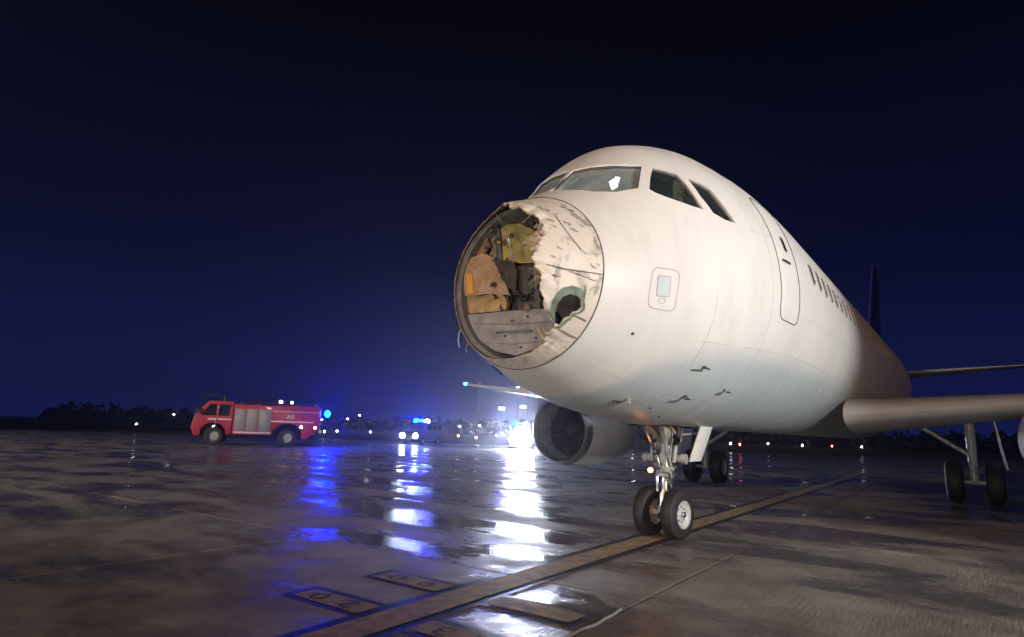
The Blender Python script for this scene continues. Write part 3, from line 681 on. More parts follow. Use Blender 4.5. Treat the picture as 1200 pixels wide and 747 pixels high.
# nose gear
GX, GY = 5.30, 0.12
gear = empty('nose_gear', (0, 0, 0), parent=plane)
top = Vector((GX + .22, GY, 2.0)); ax = Vector((GX, GY, .375))
dv = (ax - top).normalized()
MB().cyl(top, top + dv * 1.08, .115, n=24).cyl(top + dv * 1.0, top + dv * 1.10, .14, n=24).cyl(top + dv * .52, top + dv * .64, .145, n=24).cyl(top + dv * .74, top + dv * .88, .15, n=24).cyl(top + dv * .25, top + dv * .31, .135, n=24).build('strut_cylinder', M_gear, gear)
MB().cyl(top + dv * 1.05, ax + Vector((0, 0, .02)), .062, n=20).cyl(ax + Vector((0, 0, .10)), ax + Vector((.01, 0, .30)), .095, .08, 20).build('strut_piston', M_steel, gear)
SR = Matrix.Rotation(R(-8), 3, 'Z')
def ws(v): return ax + SR @ Vector(v)
MB().cyl(ws((0, -.34, 0)), ws((0, .34, 0)), .045, n=16).cyl(ws((0, 0, -.07)), ws((0, 0, .12)), .09, .075, n=16).build('axle', M_gear, gear)
for s in (-1, 1):
    w = empty('wheel', (0, 0, 0), parent=gear)
    tp = [(-.115, .19), (-.118, .25), (-.108, .32), (-.085, .362), (-.04, .378), (0, .381), (.04, .378), (.085, .362), (.108, .32), (.118, .25), (.115, .19)]
    wd = SR @ Vector((0, s, 0))
    MB().lathe(tp, ws((0, s * .245, 0)), wd, 48).build('tyre', M_rubber, w)
    MB().lathe([(.085, .0001), (.085, .05), (.07, .07), (.06, .14), (.085, .175), (.116, .195), (.118, .208), (.10, .212)], ws((0, s * .245, 0)), wd, 40).build('rim', M_rim, w)
    MB().lathe([(-.085, .0001), (-.085, .05), (-.05, .09), (-.05, .15), (-.105, .19), (-.116, .205), (-.10, .21)], ws((0, s * .245, 0)), wd, 40).build('inner_rim', M_gear, w)
    for q in range(8):
        a = 2 * math.pi * q / 8; MB().cyl(ws((math.cos(a) * .115, s * .30, math.sin(a) * .115)), ws((math.cos(a) * .115, s * .322, math.sin(a) * .115)), .012, n=6).build('wheel_bolt', M_dsteel, w)
    hubc = MB().lathe([(.085, .048), (.125, .045), (.135, .03), (.135, .0001)], ws((0, s * .245, 0)), wd, 20).build('hub_cap', M_steel, w)
# torque links behind, drag brace forward, steering actuator, lights
MB().box(ax + Vector((.20, 0, .42)), (.28, .09, .035), Matrix.Rotation(R(38), 3, 'Y')).box(ax + Vector((.20, 0, .22)), (.30, .10, .035), Matrix.Rotation(R(-35), 3, 'Y')).cyl(ax + Vector((.30, -.07, .32)), ax + Vector((.30, .07, .32)), .025, n=10).build('torque_link', M_gear, gear, bevel=.006)
MB().cyl(top + dv * .62, Vector((GX - .55, GY - .16, 1.92)), .042, n=12).cyl(top + dv * .62, Vector((GX - .55, GY + .16, 1.92)), .042, n=12).cyl(top + dv * .66 + Vector((0, -.14, 0)), top + dv * .66 + Vector((0, .14, 0)), .05, n=12).build('drag_brace', mat('brace_tan', (.38, .31, .24), .45, var=.4, vscale=9), gear)
MB().cyl(top + dv * .80 + Vector((-.02, -.30, 0)), top + dv * .80 + Vector((-.02, .30, 0)), .065, n=16).cyl(top + dv * .80 + Vector((-.02, -.36, 0)), top + dv * .80 + Vector((-.02, -.28, 0)), .08, n=16).cyl(top + dv * .80 + Vector((-.02, .28, 0)), top + dv * .80 + Vector((-.02, .36, 0)), .08, n=16).build('steering_actuator', M_gear, gear, bevel=.006)
MB().box(top + dv * 1.0 + Vector((.10, -.10, 0)), (.14, .12, .16)).build('junction_box', M_dsteel, gear, bevel=.015)
MB().box(top + dv * .95 + Vector((-.09, .08, .02)), (.10, .14, .12)).build('junction_box', M_dsteel, gear, bevel=.015)
for q, (a, c_, sz) in enumerate((((-.13, -.10, .72), .0, (.10, .10, .16)), ((.13, -.12, .60), .4, (.12, .09, .20)), ((-.12, .12, .45), .2, (.12, .10, .14)), ((-.14, -.05, .98), .3, (.09, .16, .09)), ((.12, .13, .92), .1, (.12, .10, .12)), ((-.10, -.17, .34), .5, (.10, .08, .18)))):
    MB().box(top + dv * a[2] + Vector((a[0], a[1], 0)), sz, Matrix.Rotation(c_, 3, 'Y')).build('gear_bracket', (M_gear, M_steel, M_dsteel)[q % 3], gear, bevel=.015)
for s_, yy in ((-1, -.22), (1, .22)):
    MB().cyl(top + dv * .30 + Vector((-.05, yy, 0)), top + dv * .86 + Vector((-.10, yy * .8, 0)), .035, n=12).cyl(top + dv * .55 + Vector((-.08, yy * .9, 0)), top + dv * .86 + Vector((-.10, yy * .8, 0)), .022, n=10).build('retraction_jack', M_gear, gear)
for q, (p0, p1, r_) in enumerate((((-.42, -.20, 1.86), (-.05, -.10, 1.30), .030), ((-.42, .20, 1.86), (-.05, .10, 1.30), .030), ((.50, -.20, 1.90), (.12, -.09, 1.42), .035), ((.50, .18, 1.90), (.12, .08, 1.42), .035), ((-.30, -.05, 1.90), (-.02, -.16, 1.05), .018), ((.34, -.24, 1.86), (.08, -.16, 1.02), .018), ((-.16, -.20, 1.72), (.22, -.20, 1.50), .022), ((.05, -.26, 1.70), (.10, -.20, 1.16), .026))):
    MB().cyl(Vector((GX, GY, 0)) + Vector(p0), Vector((GX, GY, 0)) + Vector(p1), r_, n=10).cyl(Vector((GX, GY, 0)) + Vector(p1) - Vector((0, .03, 0)), Vector((GX, GY, 0)) + Vector(p1) + Vector((0, .03, 0)), r_ * 1.7, n=10).build('brace_strut', (M_gear, M_steel, mat('brace_tan', (.38, .31, .24)), M_dsteel)[q % 4], gear)
MB().prism([Vector((GX - .34, GY - .19, 1.80)), Vector((GX - .10, GY - .19, 1.84)), Vector((GX + .06, GY - .15, 1.46)), Vector((GX - .06, GY - .15, 1.40))], (0, .03, 0)).build('lock_link', mat('brace_tan', (.38, .31, .24)), gear, bevel=.008)
for q in range(7):
    MB().tube([Vector((GX + .12 * math.sin(q * 1.9) + .14, GY - .14 + .05 * math.cos(q * 2.3), 1.85)), Vector((GX + .16 * math.sin(q * 2.7) + .04, GY - .20, 1.5)), Vector((GX + .10 * math.cos(q * 1.3) + .04, GY - .17 + .02 * q, 1.15)), Vector((GX + .05 * math.sin(q), GY - .12, .82))], .010 + .003 * (q % 2), 6).build('hydraulic_hose', (M_dark, M_seam, M_gear)[q % 3], gear)
MB().cyl(ax + Vector((-.10, 0, -.02)), ax + Vector((-.22, 0, -.05)), .04, .03, 12).build('tow_fitting', M_dsteel, gear)
for q, (a, c_) in enumerate((((-.14, -.10), .3), ((.15, -.03), .5), ((-.15, .04), 1.1), ((.11, .05), .9), ((-.08, .09), 1.7), ((.09, -.10), 2.2))):
    MB().tube([top + dv * (k * .11) + Vector((a[0] + .02 * math.sin(k * 1.3 + c_), a[1] + .02 * math.cos(k * 1.7 + c_), 0)) for k in range(1, 13)], .011, 6).build('hydraulic_hose', M_dark if q % 2 else M_steel, gear)
for s in (-1, 1):
    lh = MB().lathe([(0, .0001), (0, .05), (.06, .085), (.09, .09)], top + dv * .50 + Vector((-.06, s * .20, 0)), (-1, 0, -.05), 20).build('taxi_light', M_steel, gear)
    MB().lathe([(.085, .0001), (.085, .08)], top + dv * .50 + Vector((-.06, s * .20, 0)), (-1, 0, -.05), 20).build('lens', M_glassd, lh)
M_amber = mat('amber_lamp_glow', (1, .45, .15), .3, emit=45, emit_col=(1.0, .30, .07))
lm = at_depth(763, 551, 9.35)
al = MB().cyl(lm + Vector((.06, 0, 0)), lm + Vector((-.01, 0, 0)), .045, n=16).cyl(lm + Vector((.04, 0, 0)), top + dv * .95, .014, n=8).build('amber_lamp', M_dsteel, gear)
MB().ball(lm + Vector((-.03, 0, 0)), .034, 8, (1.2, 1, 1)).build('lens', M_amber, al)
for s in (-1, 1):
    dm = Matrix.Rotation(R(-s * 12), 3, 'X')
    P = [(-.05, 0, .46), (.50, 0, .46), (.14, 0, -.36), (-.36, 0, -.36)] if s < 0 else [(-.28, 0, .35), (.34, 0, .35), (.24, 0, -.3), (-.1, 0, -.3)]
    c0 = Vector((GX + .62, GY + s * .40, 1.52))
    dr = MB().prism([c0 + dm @ Vector(p) for p in P], dm @ Vector((0, s * .03, 0))).build('gear_door', M_white, gear, bevel=.008)
    MB().cyl(c0 + dm @ Vector((0, -s * .02, .1)), top + dv * .45, .02, n=8).build('door_rod', M_gear, dr)
MB().box((GX + .05, GY - .04, 2.30), (1.45, .60, .05)).box((GX + .72, GY - .04, 2.0), (.04, .6, .6)).box((GX - .66, GY - .04, 2.0), (.04, .6, .6)).build('gear_bay', M_dark, gear, smooth=0)

# wings, tail
def airfoil(n=16, t=.12):
    P = []
    for k in range(n + 1):
        x = (1 - math.cos(math.pi * k / n)) / 2; y = 5 * t * (.2969 * math.sqrt(x) - .126 * x - .3516 * x * x + .2843 * x ** 3 - .1036 * x ** 4); P.append((x, y))
    return P[::-1] + [(x, -y * .8) for x, y in P[1:-1]]
def loft(name, secs, m, parent, vert=False):
    af = airfoil(); n = len(af); b = MB()
    for (x, y, z, ch, t) in secs:
        b.v += [((x + a * ch), y + (h * ch * t / .12 if vert else 0), z + (0 if vert else h * ch * t / .12)) for a, h in af]
    for k in range(len(secs) - 1): b.f += [(k * n + i, k * n + (i + 1) % n, (k + 1) * n + (i + 1) % n, (k + 1) * n + i) for i in range(n)]
    b.f += [tuple(range(n))[::-1], tuple(range((len(secs) - 1) * n, len(secs) * n))]
    return b.build(name, m, parent, smooth=40)
M_wing = mat('wing_grey', (.55, .56, .57), .35, var=.12, vscale=2)
M_green = mat('green_lamp_glow', (.1, 1, .5), .3, emit=14, emit_col=(.05, 1, .45))
M_red = mat('red_lamp_glow', (1, .1, .08), .3, emit=60, emit_col=(1, .06, .04))
for s in (1, -1):
    w = loft('wing', [(11.2, s * 1.6, 2.15, 7.4, .13), (11.7, s * 2.2, 2.2, 6.6, .13), (14.0, s * 6.4, 2.65, 4.1, .12), (19.45, s * 16.75, 3.86, 1.5, .10)], M_wing, plane)
    MB().ball((19.47, s * 16.72, 3.87), .10, 8, (1.4, 1, .7)).build('position_light', M_green if s > 0 else M_red, w)
    # engine
    ey = s * 5.72; ez = 1.63; ex = 11.0
    e = empty('engine', (0, 0, 0), parent=plane)
    A_ = Vector((1, 0, .03)).normalized(); O_ = Vector((ex, ey, ez))
    MB().lathe([(.32, .97), (.9, 1.07), (1.6, 1.10), (2.4, 1.05), (3.1, .95), (3.5, .86), (3.5, .78)], O_, A_, 64).build('nacelle', mat('nacelle_grey', (.72, .72, .74), .35, var=.12, vscale=2), e)
    MB().lathe([(.25, .80), (.08, .845), (.015, .875), (0, .905), (.03, .93), (.12, .945), (.318, .968)], O_, A_, 64).build('inlet_lip', mat('lip_alloy', (.62, .62, .62), .30, metal=1.0, var=.15, vscale=5), e)
    MB().lathe([(.25, .80), (.6, .79), (.95, .80)], O_, A_, 64).build('inlet_duct', mat('duct_grey', (.30, .30, .31), .5, var=.2), e)
    MB().lathe([(.90, .0001), (.90, .80)], O_, A_, 48).build('fan_disc', M_dark, e)
    MB().lathe([(.50, .0001), (.62, .10), (.78, .20), (.90, .24)], O_, A_, 24).build('spinner', M_dark, e)
    fb = MB(); u_, w_, d_ = fb.frame(A_); me0 = None
    for q in range(22):
        a = 2 * math.pi * q / 22; b = MB(); V = []
        for f in (0, .5, 1):
            r_ = .22 + .57 * f; tw = .06 + .10 * f
            for dd, da in ((.86, -tw), (.74, tw)):
                an = a + da * (.25 / r_ + .35); V.append(O_ + d_ * dd + (u_ * math.cos(an) + w_ * math.sin(an)) * r_)
        b.add(V, [(0, 1, 3, 2), (2, 3, 5, 4)])  .build('fan_blade', M_dark, e, recalc=False)
    MB().lathe([(3.3, .62), (4.3, .48), (4.3, .40)], O_, A_, 32).build('core_nozzle', M_dsteel, e)
    loft('pylon', [(ex + 1.0, ey, ez + .95, 4.2, .07), (ex + 2.6, ey, ez + 1.35, 3.4, .08)], M_wing, e, vert=True)
    # main gear
    mg = empty('main_gear', (0, 0, 0), parent=plane)
    MB().cyl((17.7, s * 3.8, 2.3), (17.7, s * 3.8, .55), .13, .10, 20).cyl((17.7, s * 3.35, .56), (17.7, s * 4.25, .56), .06, n=14).cyl((17.7, s * 3.75, 1.3), (17.7, s * 2.6, 2.1), .06, n=12).build('strut', M_gear, mg)
    for dy in (-.46, .46):
        c0 = (17.7, s * 3.8 + dy, .57); q = 1 if dy > 0 else -1
        w2 = MB().lathe([(-.2, .28), (-.21, .42), (-.17, .53), (-.08, .575), (.08, .575), (.17, .53), (.21, .42), (.2, .28)], c0, (0, q, 0), 40).build('tyre', M_rubber, mg)
        MB().lathe([(.12, .0001), (.12, .1), (.14, .22), (.2, .29)], c0, (0, q, 0), 32).build('rim', M_gear, w2)
    MB().box((17.6, s * 4.45, 1.6), (1.1, .04, 1.3), Matrix.Rotation(R(s * 8), 3, 'X')).build('gear_door', M_white, mg, bevel=.02)
M_tail = mat('tail_indigo', (.035, .03, .16), .35, var=.15, vscale=1.5)
loft('tail_fin', [(29.5, 0, 5.7, 7.0, .09), (31.2, 0, 6.6, 5.6, .09), (35.6, 0, 11.7, 2.2, .09)], M_tail, plane, vert=True)
for s in (1, -1): loft('tailplane', [(31.8, s * .6, 5.0, 3.6, .10), (35.2, s * 6.2, 5.6, 1.4, .09)], M_wing, plane)

# ------------------------------------------------------------------ emergency vehicles
M_fred = mat('fire_red', (.42, .022, .035), .35, var=.15, vscale=2, coat=.3)
M_vwhite = mat('vehicle_white', (.62, .62, .64), .35, var=.1, vscale=2, coat=.3)
M_trim = mat('black_trim', (.02, .02, .022), .5, var=.3, vscale=8)
M_glow_h = mat('headlamp_glow', (1, 1, 1), .3, emit=950, emit_col=(.82, .90, 1.0))
M_glow_h2 = mat('headlamp_glow_dim', (1, 1, 1), .3, emit=130, emit_col=(.80, .93, 1.0))
M_glow_b = mat('blue_beacon_glow', (.1, .3, 1), .3, emit=2000, emit_col=(.00006, .008, 1.0))
M_glow_w = mat('white_beacon_glow', (1, 1, 1), .3, emit=90, emit_col=(.75, .92, 1.0))
M_glow_m = mat('marker_glow', (1, .9, .8), .3, emit=14, emit_col=(1, .82, .68))
def wheel(parent, x, y, r, w, s):
    t = MB().lathe([(-w / 2, r * .55), (-w / 2, r * .9), (-w * .35, r), (w * .35, r), (w / 2, r * .9), (w / 2, r * .55)], (x, y, r), (0, s, 0), 28).build('tyre', M_rubber, parent)
    MB().lathe([(w * .2, .0001), (w * .3, r * .2), (w * .2, r * .45), (w * .48, r * .57)], (x, y, r), (0, s, 0), 24).build('rim', M_gear, t)
def lamp_disc(name, c, d, r, m, parent, house=M_trim):
    c = Vector(c); d = Vector(d).normalized()
    h = MB().lathe([(-.08, .0001), (-.08, r * .8), (0, r * 1.12), (.02, r * 1.12), (.02, r)], c, d, 20).build(name, house, parent)
    MB().lathe([(.005, r), (.03, r * .75), (.04, .0001)], c, d, 20).build('lens', m, h)
def van(name, loc, rz, label, paint, glow, rows, beacons, scale_lamp=1.0):
    t = empty(name, loc, rz)
    prof = [(-2.5, .42), (-2.56, 1.0), (-2.5, 2.0), (-2.3, 2.16), (.75, 2.16), (1.35, 1.42), (2.25, 1.22), (2.48, 1.0), (2.52, .42)]
    MB().prism([(x, -.98, z) for x, z in prof], (0, 1.96, 0)).build('body', paint, t, bevel=.07, seg=3)
    MB().prism([(.80, -.86, 2.08), (.80, .86, 2.08), (1.34, .86, 1.46), (1.34, -.86, 1.46)], (.035, 0, .035)).build('windscreen', M_glassd, t, bevel=.01)
    for s in (-1, 1):
        for x0, x1 in ((-.2, .72), (-1.2, -.3), (-2.2, -1.3)):
            MB().prism([(x0, s * .975, 1.42), (x1 + (.28 if x1 > .5 else 0), s * .975, 1.42), (x1 - .05, s * .965, 1.95), (x0, s * .965, 1.95)], (0, s * .02, 0)).build('side_window', M_glassd, t)
        for x in (-1.6, 1.55): wheel(t, x, s * .88, .36, .24, s)
        MB().box((1.0, s * 1.10, 1.45), (.12, .18, .22)).cyl((1.0, s * .95, 1.42), (1.0, s * 1.1, 1.42), .02, n=8).build('mirror', M_trim, t, bevel=.03)
    MB().box((2.50, 0, .52), (.14, 1.9, .24)).build('bumper', M_trim, t, bevel=.04)
    MB().box((2.44, 0, .92), (.10, .8, .22)).build('grille', M_trim, t, bevel=.02)
    for (y, z, r) in rows: lamp_disc('headlight', (2.51, y, z), (1, 0, 0), r * scale_lamp, glow, t)
    bar = MB().box((.2, 0, 2.20), (.34, 1.4, .08)).build('light_bar', M_trim, t, bevel=.02)
    for (y, m, r) in beacons: MB().ball((.2, y, 2.30), r, 10, (.8, 1.2, .75)).build('beacon', m, bar)
    return tag(t, label, 'van', 'emergency vans around the aircraft')
def face_cam(p, d=0): return math.atan2(CO[1] - p.y, CO[0] - p.x) + R(d)
p2 = on_ground(609, 526); p3 = on_ground(494, 521)
van('emergency_van', p2, face_cam(p2, 2), 'emergency van with dazzling white headlights and added glare lamps in front of the starboard engine', M_vwhite, M_glow_h,
    [(s * a, z, r) for s in (-1, 1) for a, z, r in ((.78, .90, .29), (.26, .90, .27), (.74, .50, .20), (.27, .50, .20), (.70, 1.34, .20), (.25, 1.36, .20))], [(-.55, M_glow_b, .24), (.50, M_glow_w, .20)])  # extra large lamps added around the headlights to widen their glare
van('emergency_van', p3, face_cam(p3, -30), 'emergency van with blue roof beacons and two headlights far out on the apron', mat('vehicle_slate', (.05, .05, .08), .35, var=.1, vscale=2, coat=.3), M_glow_h2,
    [(s * .72, .82, .27) for s in (-1, 1)], [(-.6, M_glow_b, .27), (.0, M_glow_b, .18), (.6, M_glow_w, .24)])

# red fire engine, side on, rear end towards the aircraft
pw = on_ground(336, 523)
ft = empty('fire_engine', pw, R(144))
tag(ft, 'long red airport fire engine seen side on with a blue beacon on its rear corner', 'fire engine')
def fp(x, y, z): return (x, y, z)
# local x forward (to the picture's left), y towards the far side is negative here
side = 1
prof = [(-2.15, 1.25), (-2.15, 2.72), (-2.05, 2.80), (3.6, 2.80), (3.6, .75), (1.05, .75), (.95, 1.15), (.55, 1.48), (0, 1.58), (-.55, 1.48), (-.92, 1.1), (-.98, .55), (-1.25, .50)]
b = MB(); b.prism([(x, -1.3, z) for x, z in prof], (0, 2.6, 0)); body = b.build('body', M_fred, ft, bevel=.04, seg=2)
cabp = [(3.64, .75), (3.64, 3.0), (5.2, 3.0), (6.0, 2.1), (6.2, 1.2), (6.0, .62), (5.6, .62), (5.55, 1.1), (5.2, 1.45), (4.8, 1.5), (4.35, 1.4), (4.0, 1.0), (3.98, .72)]
cab = MB().prism([(x, -1.3, z) for x, z in cabp], (0, 2.6, 0)).build('cab', M_fred, ft, bevel=.05, seg=2)
MB().prism([(5.28, -1.15, 2.94), (5.28, 1.15, 2.94), (5.98, 1.15, 2.14), (5.98, -1.15, 2.14)], (.03, 0, .03)).build('windscreen', M_glassd, cab)
for s in (-1, 1):
    for x0, x1, x2 in ((3.85, 4.55, 4.55), (4.7, 5.6, 5.15)):
        MB().prism([(x0, s * 1.295, 2.0), (x1, s * 1.295, 2.0), (x2, s * 1.295, 2.75), (x0, s * 1.295, 2.75)], (0, s * .02, 0)).build('cab_window', M_glassd, cab)
    for x in (0, 4.75): wheel(ft, x, s * 1.08, .62, .42, s)
    for x0, x1 in ((1.15, 1.95), (2.0, 2.75), (2.8, 3.5)):
        MB().box(((x0 + x1) / 2, s * 1.30, 1.75), (x1 - x0, .03, 1.5)).build('locker_shutter', mat('shutter_grey', (.3, .3, .32), .4, metal=.5, var=.2), body, bevel=.01)
    MB().box((-.5, s * 1.306, 2.42), (3.2, .03, .05)).build('rub_rail', M_vwhite, body, bevel=.01)
    MB().box((2.3, s * 1.306, .9), (2.4, .03, .12)).build('reflective_stripe', M_vwhite, body, bevel=.005)
    lamp_disc('side_marker', (-.90, s * 1.32, 1.38), (0, s, 0), .09, M_glow_m, body)
    lamp_disc('side_marker', (-1.85, s * 1.32, 1.36), (0, s, 0), .09, M_glow_m, body)
    MB().cyl((-1.9, s * 1.1, 2.98), (3.3, s * 1.1, 2.98), .025, n=8).build('roof_rail', M_steel, body)
    for x in (-1.8, -.5, .8, 2.1, 3.2): MB().cyl((x, s * 1.1, 2.78), (x, s * 1.1, 2.98), .018, n=6).build('rail_post', M_steel, body)
    lamp_disc('work_light', (.62, s * 1.12, 3.10), (0, s, -.2), .12, M_glow_m, body)
    lamp_disc('work_light', (-.12, s * 1.12, 3.08), (0, s, -.2), .09, M_glow_m, body)
    lamp_disc('tail_light', (-2.17, s * 1.0, 1.6), (-1, 0, 0), .08, mat('tail_lamp_dim', (.5, .03, .03), .3, var=.1), body)
bq = None
for s in (1,):
    bq = MB().cyl((-2.10, .7, 2.32), (-2.50, .7, 2.32), .05, n=14).build('beacon_base', M_trim, body)
    MB().ball((-2.62, .7, 2.38), .21, 10, (.85, 1, 1.15)).build('beacon', mat('blue_corner_glow', (.1, .3, 1), .3, emit=1500, emit_col=(.00005, .010, 1.0)), bq)
ld = MB()
for yy in (-.35, .35): ld.cyl((-1.7, yy, 3.12), (3.2, yy, 3.12), .03, n=6)
ld.build('ladder_rails', M_steel, ft)
for q in range(15): MB().cyl((-1.55 + q * .33, -.35, 3.12), (-1.55 + q * .33, .35, 3.12), .02, n=6).build('ladder_rung', M_steel, ft)
for s in (-1, 1):
    for x in (-1.0, 1.06, 3.62): MB().box((x, s * 1.303, 2.1), (.02, .02, 1.2)).build('panel_gap', M_trim, body)
    MB().box((-.3, s * 1.308, 1.72), (2.9, .012, .10)).build('reflective_stripe', M_vwhite, body, bevel=.003)
    MB().box((4.45, s * 1.308, 1.75), (1.5, .012, .10)).build('reflective_stripe', M_vwhite, cab, bevel=.003)
    MB().tube([(4.65, s * 1.32, 1.9), (4.65, s * 1.36, 1.7), (4.65, s * 1.36, 1.2)], .02, 6).build('grab_rail', M_steel, cab)
    MB().box((5.85, s * 1.5, 2.3), (.12, .2, .4)).build('mirror', M_trim, cab, bevel=.03)
MB().box((-2.2, 0, 1.1), (.16, 2.5, .22)).build('rear_bumper', M_vwhite, ft, bevel=.03)
MB().box((1.5, 0, .62), (7.0, 1.0, .25)).build('chassis', M_trim, ft, bevel=.02)
MB().cyl((4.4, 0, 3.0), (4.4, 0, 3.3), .12, n=12).tube([(4.4, 0, 3.3), (5.0, 0, 3.45), (5.8, 0, 3.45)], .08, 10).build('roof_monitor', M_trim, ft)
def text(s_, size, m, parent, loc, rot):
    c = bpy.data.curves.new('lettering', 'FONT'); c.body = s_; c.size = size; c.extrude = .004; c.align_x = 'CENTER'
    t = bpy.data.objects.new('lettering', c); col.objects.link(t); bpy.context.view_layer.update()
    me = bpy.data.meshes.new_from_object(t.evaluated_get(bpy.context.evaluated_depsgraph_get())); bpy.data.objects.remove(t)
    me.materials.clear(); g = add_mesh('lettering', me, m, parent); g.location = loc; g.rotation_euler = rot; return g
text('AB', .46, mat('cream_lettering', (.75, .70, .6), .5, var=.1), body, (-.12, 1.31, 1.92), (R(90), 0, R(180)))

# ------------------------------------------------------------------ lamps in the distance
M_lamp = mat('lamp_glow', (1, .97, .92), .3, emit=60, emit_col=(1, .95, .88))
M_lampo = mat('orange_lamp_glow', (1, .5, .15), .3, emit=30, emit_col=(1, .5, .15))
M_lampr = mat('red_edge_glow', (1, .2, .15), .3, emit=40, emit_col=(1, .12, .08))
M_lampb = mat('blue_edge_glow', (.2, .4, 1), .3, emit=40, emit_col=(.1, .3, 1))
M_pole = mat('galvanised_pole', (.25, .25, .25), .5, metal=.6, var=.2)
def street_lamp(px, py, depth, m=M_lamp, r=.22, label='slim street lamp glowing beyond the grass', group='street lamps beyond the apron'):
    p = at_depth(px, py, depth); t = empty('street_lamp', (p.x, p.y, -.12))
    h = p.z + .12
    MB().cyl((0, 0, 0), (0, 0, h + .1), .09, .05, 8).cyl((0, 0, h + .08), (.9 * -FW[0], .9 * -FW[1], h + .16), .035, n=6).build('pole', M_pole, t)
    hd = MB().box((-.8 * FW[0], -.8 * FW[1], h + .08), (.5, .35, .14)).build('lamp_head', M_trim, t, bevel=.03)
    MB().ball((-.8 * FW[0], -.8 * FW[1], h), r, 8, (1.3, 1.3, .7)).build('lens', m, hd)
    tag(t, label, 'street lamp', group)
for px, py in ((378, 492), (408, 491), (422, 487), (290, 489), (205, 486), (120, 488)): street_lamp(px, py, 215)
for px, py in ((539, 500), (562, 499)): street_lamp(px, py, 190, label='street lamp glowing between the two emergency vans', group='lamps between the vans')
def edge_light(px, py, m, label, group, depth=None, r=.10):
    zb = on_ground(px, py + .0, .38) if depth is None else at_depth(px, py, depth)
    t = empty('edge_light', (zb.x, zb.y, -.12)); h = zb.z + .12
    MB().cyl((0, 0, 0), (0, 0, .06), .14, .10, 12).cyl((0, 0, .05), (0, 0, h - .05), .03, n=8).cyl((0, 0, h - .08), (0, 0, h), .08, .06, 12).build('stem', M_pole, t)
    MB().ball((0, 0, h), r, 8, (1, 1, 1.1)).build('lens', m, t)
    tag(t, label, 'edge light', group)
for px, py in ((380, 506), (395, 505.5), (434, 506.5), (582, 510.5), (250, 500), (160, 497)): edge_light(px, py, M_lamp, 'small white ground light on a short post along the field', 'white lights along the field', r=.16)
for px, py in ((537, 511), (558, 513)): edge_light(px, py, M_lampo, 'small orange ground light on a short post between the vans', 'orange lights between the vans', r=.16)
for px, py in ((741, 518.5), (762, 514.5), (823, 516), (832, 517), (846, 517.5), (856, 520), (900, 520), (940, 522), (1010, 524)): edge_light(px, py, M_lamp, 'small white ground light seen beneath the white fuselage', 'white lights seen beneath the fuselage', r=.19)
for px, py in ((867, 521), (975, 523)): edge_light(px, py, M_lampr, 'small red ground light seen beneath the white fuselage', 'red lights seen beneath the fuselage', r=.19)
edge_light(815, 524, M_lampb, 'small blue ground light seen past the nose gear', 'blue lights', r=.12)
def mast(loc, h, heads, target, m, label, name='floodlight_mast', size=.5, power=0, colr=(1, 1, 1), spot=70, cat='floodlight', group=None):
    t = empty(name, loc); d = Vector(target) - Vector((loc[0], loc[1], loc[2] + h)); d.normalize()
    MB().cyl((0, 0, 0), (0, 0, h + .3), .012 * h + .05, .06, 12).build('pole', M_pole, t)
    sidev = d.cross(Vector((0, 0, 1))).normalized(); upv = sidev.cross(d)
    arm = MB().cyl(sidev * -heads[0] * size * .6 + Vector((0, 0, h)), sidev * heads[0] * size * .6 + Vector((0, 0, h)), .05, n=8).build('cross_arm', M_pole, t)
    for a in range(heads[0]):
        for c in range(heads[1]):
            q = Vector((0, 0, h)) + sidev * ((a - (heads[0] - 1) / 2) * size * 1.15) + upv * ((c - (heads[1] - 1) / 2) * size * 1.1) + d * .15
            Mx = Matrix((sidev, d, upv)).transposed()
            hd = MB().box(q, (size, .16, size * .8), Mx).build('lamp_head', M_trim, t, bevel=.02)
            MB().box(q + d * .085, (size * .86, .02, size * .66), Mx).build('lens', m, hd, smooth=0)
    if power:
        L = bpy.data.lights.new('floodlight_beam', 'SPOT'); L.energy = power; L.color = colr; L.spot_size = R(spot); L.spot_blend = .6; L.shadow_soft_size = size * max(heads) * .5
        lo = bpy.data.objects.new('floodlight_beam', L); col.objects.link(lo); lo.parent = t
        lo.location = Vector((0, 0, h)) + d * .3; lo.rotation_euler = d.to_track_quat('-Z', 'Y').to_euler()
    return tag(t, label, cat, group)
# masts far off, seen beside the engine
def far_mast(px, py, depth, heads, size, label, m=M_lamp):
    p = at_depth(px, py, depth); mast((p.x, p.y, -.12), p.z + .12, heads, (CO[0], CO[1], 1.5), m, label, size=size, name='floodlight_mast')
far_mast(588, 479, 190, (2, 1), .8, 'twin lamp floodlight mast far off beside the dazzling van')
far_mast(613, 477, 195, (2, 1), .8, 'twin lamp floodlight mast far off just left of the engine intake')
far_mast(607, 455, 210, (1, 1), 1.0, 'tall single lamp mast far off below the wing line')
far_mast(619, 459.5, 200, (3, 2), 1.1, 'tall added floodlight mast with a bank of six lamps beside the belly')  # added mast, standing in for a bright patch near the wing root
p = at_depth(562, 450, 280); t = empty('radio_mast', (p.x, p.y, -.12)); h = p.z + .12
b = MB()
for a in range(3):
    an = 2.094 * a; b.cyl((1.0 * math.cos(an), 1.0 * math.sin(an), 0), (.25 * math.cos(an), .25 * math.sin(an), h), .06, .04, 6)
for k in range(12):
    for a in range(3):
        z0 = h * k / 12; z1 = h * (k + 1) / 12; r0 = 1 - .75 * k / 12; r1 = 1 - .75 * (k + 1) / 12
        b.cyl((r0 * math.cos(2.094 * a), r0 * math.sin(2.094 * a), z0), (r1 * math.cos(2.094 * (a + 1)), r1 * math.sin(2.094 * (a + 1)), z1), .03, n=5)
b.build('lattice', mat('mast_red', (.35, .05, .04), .5, var=.2), t)
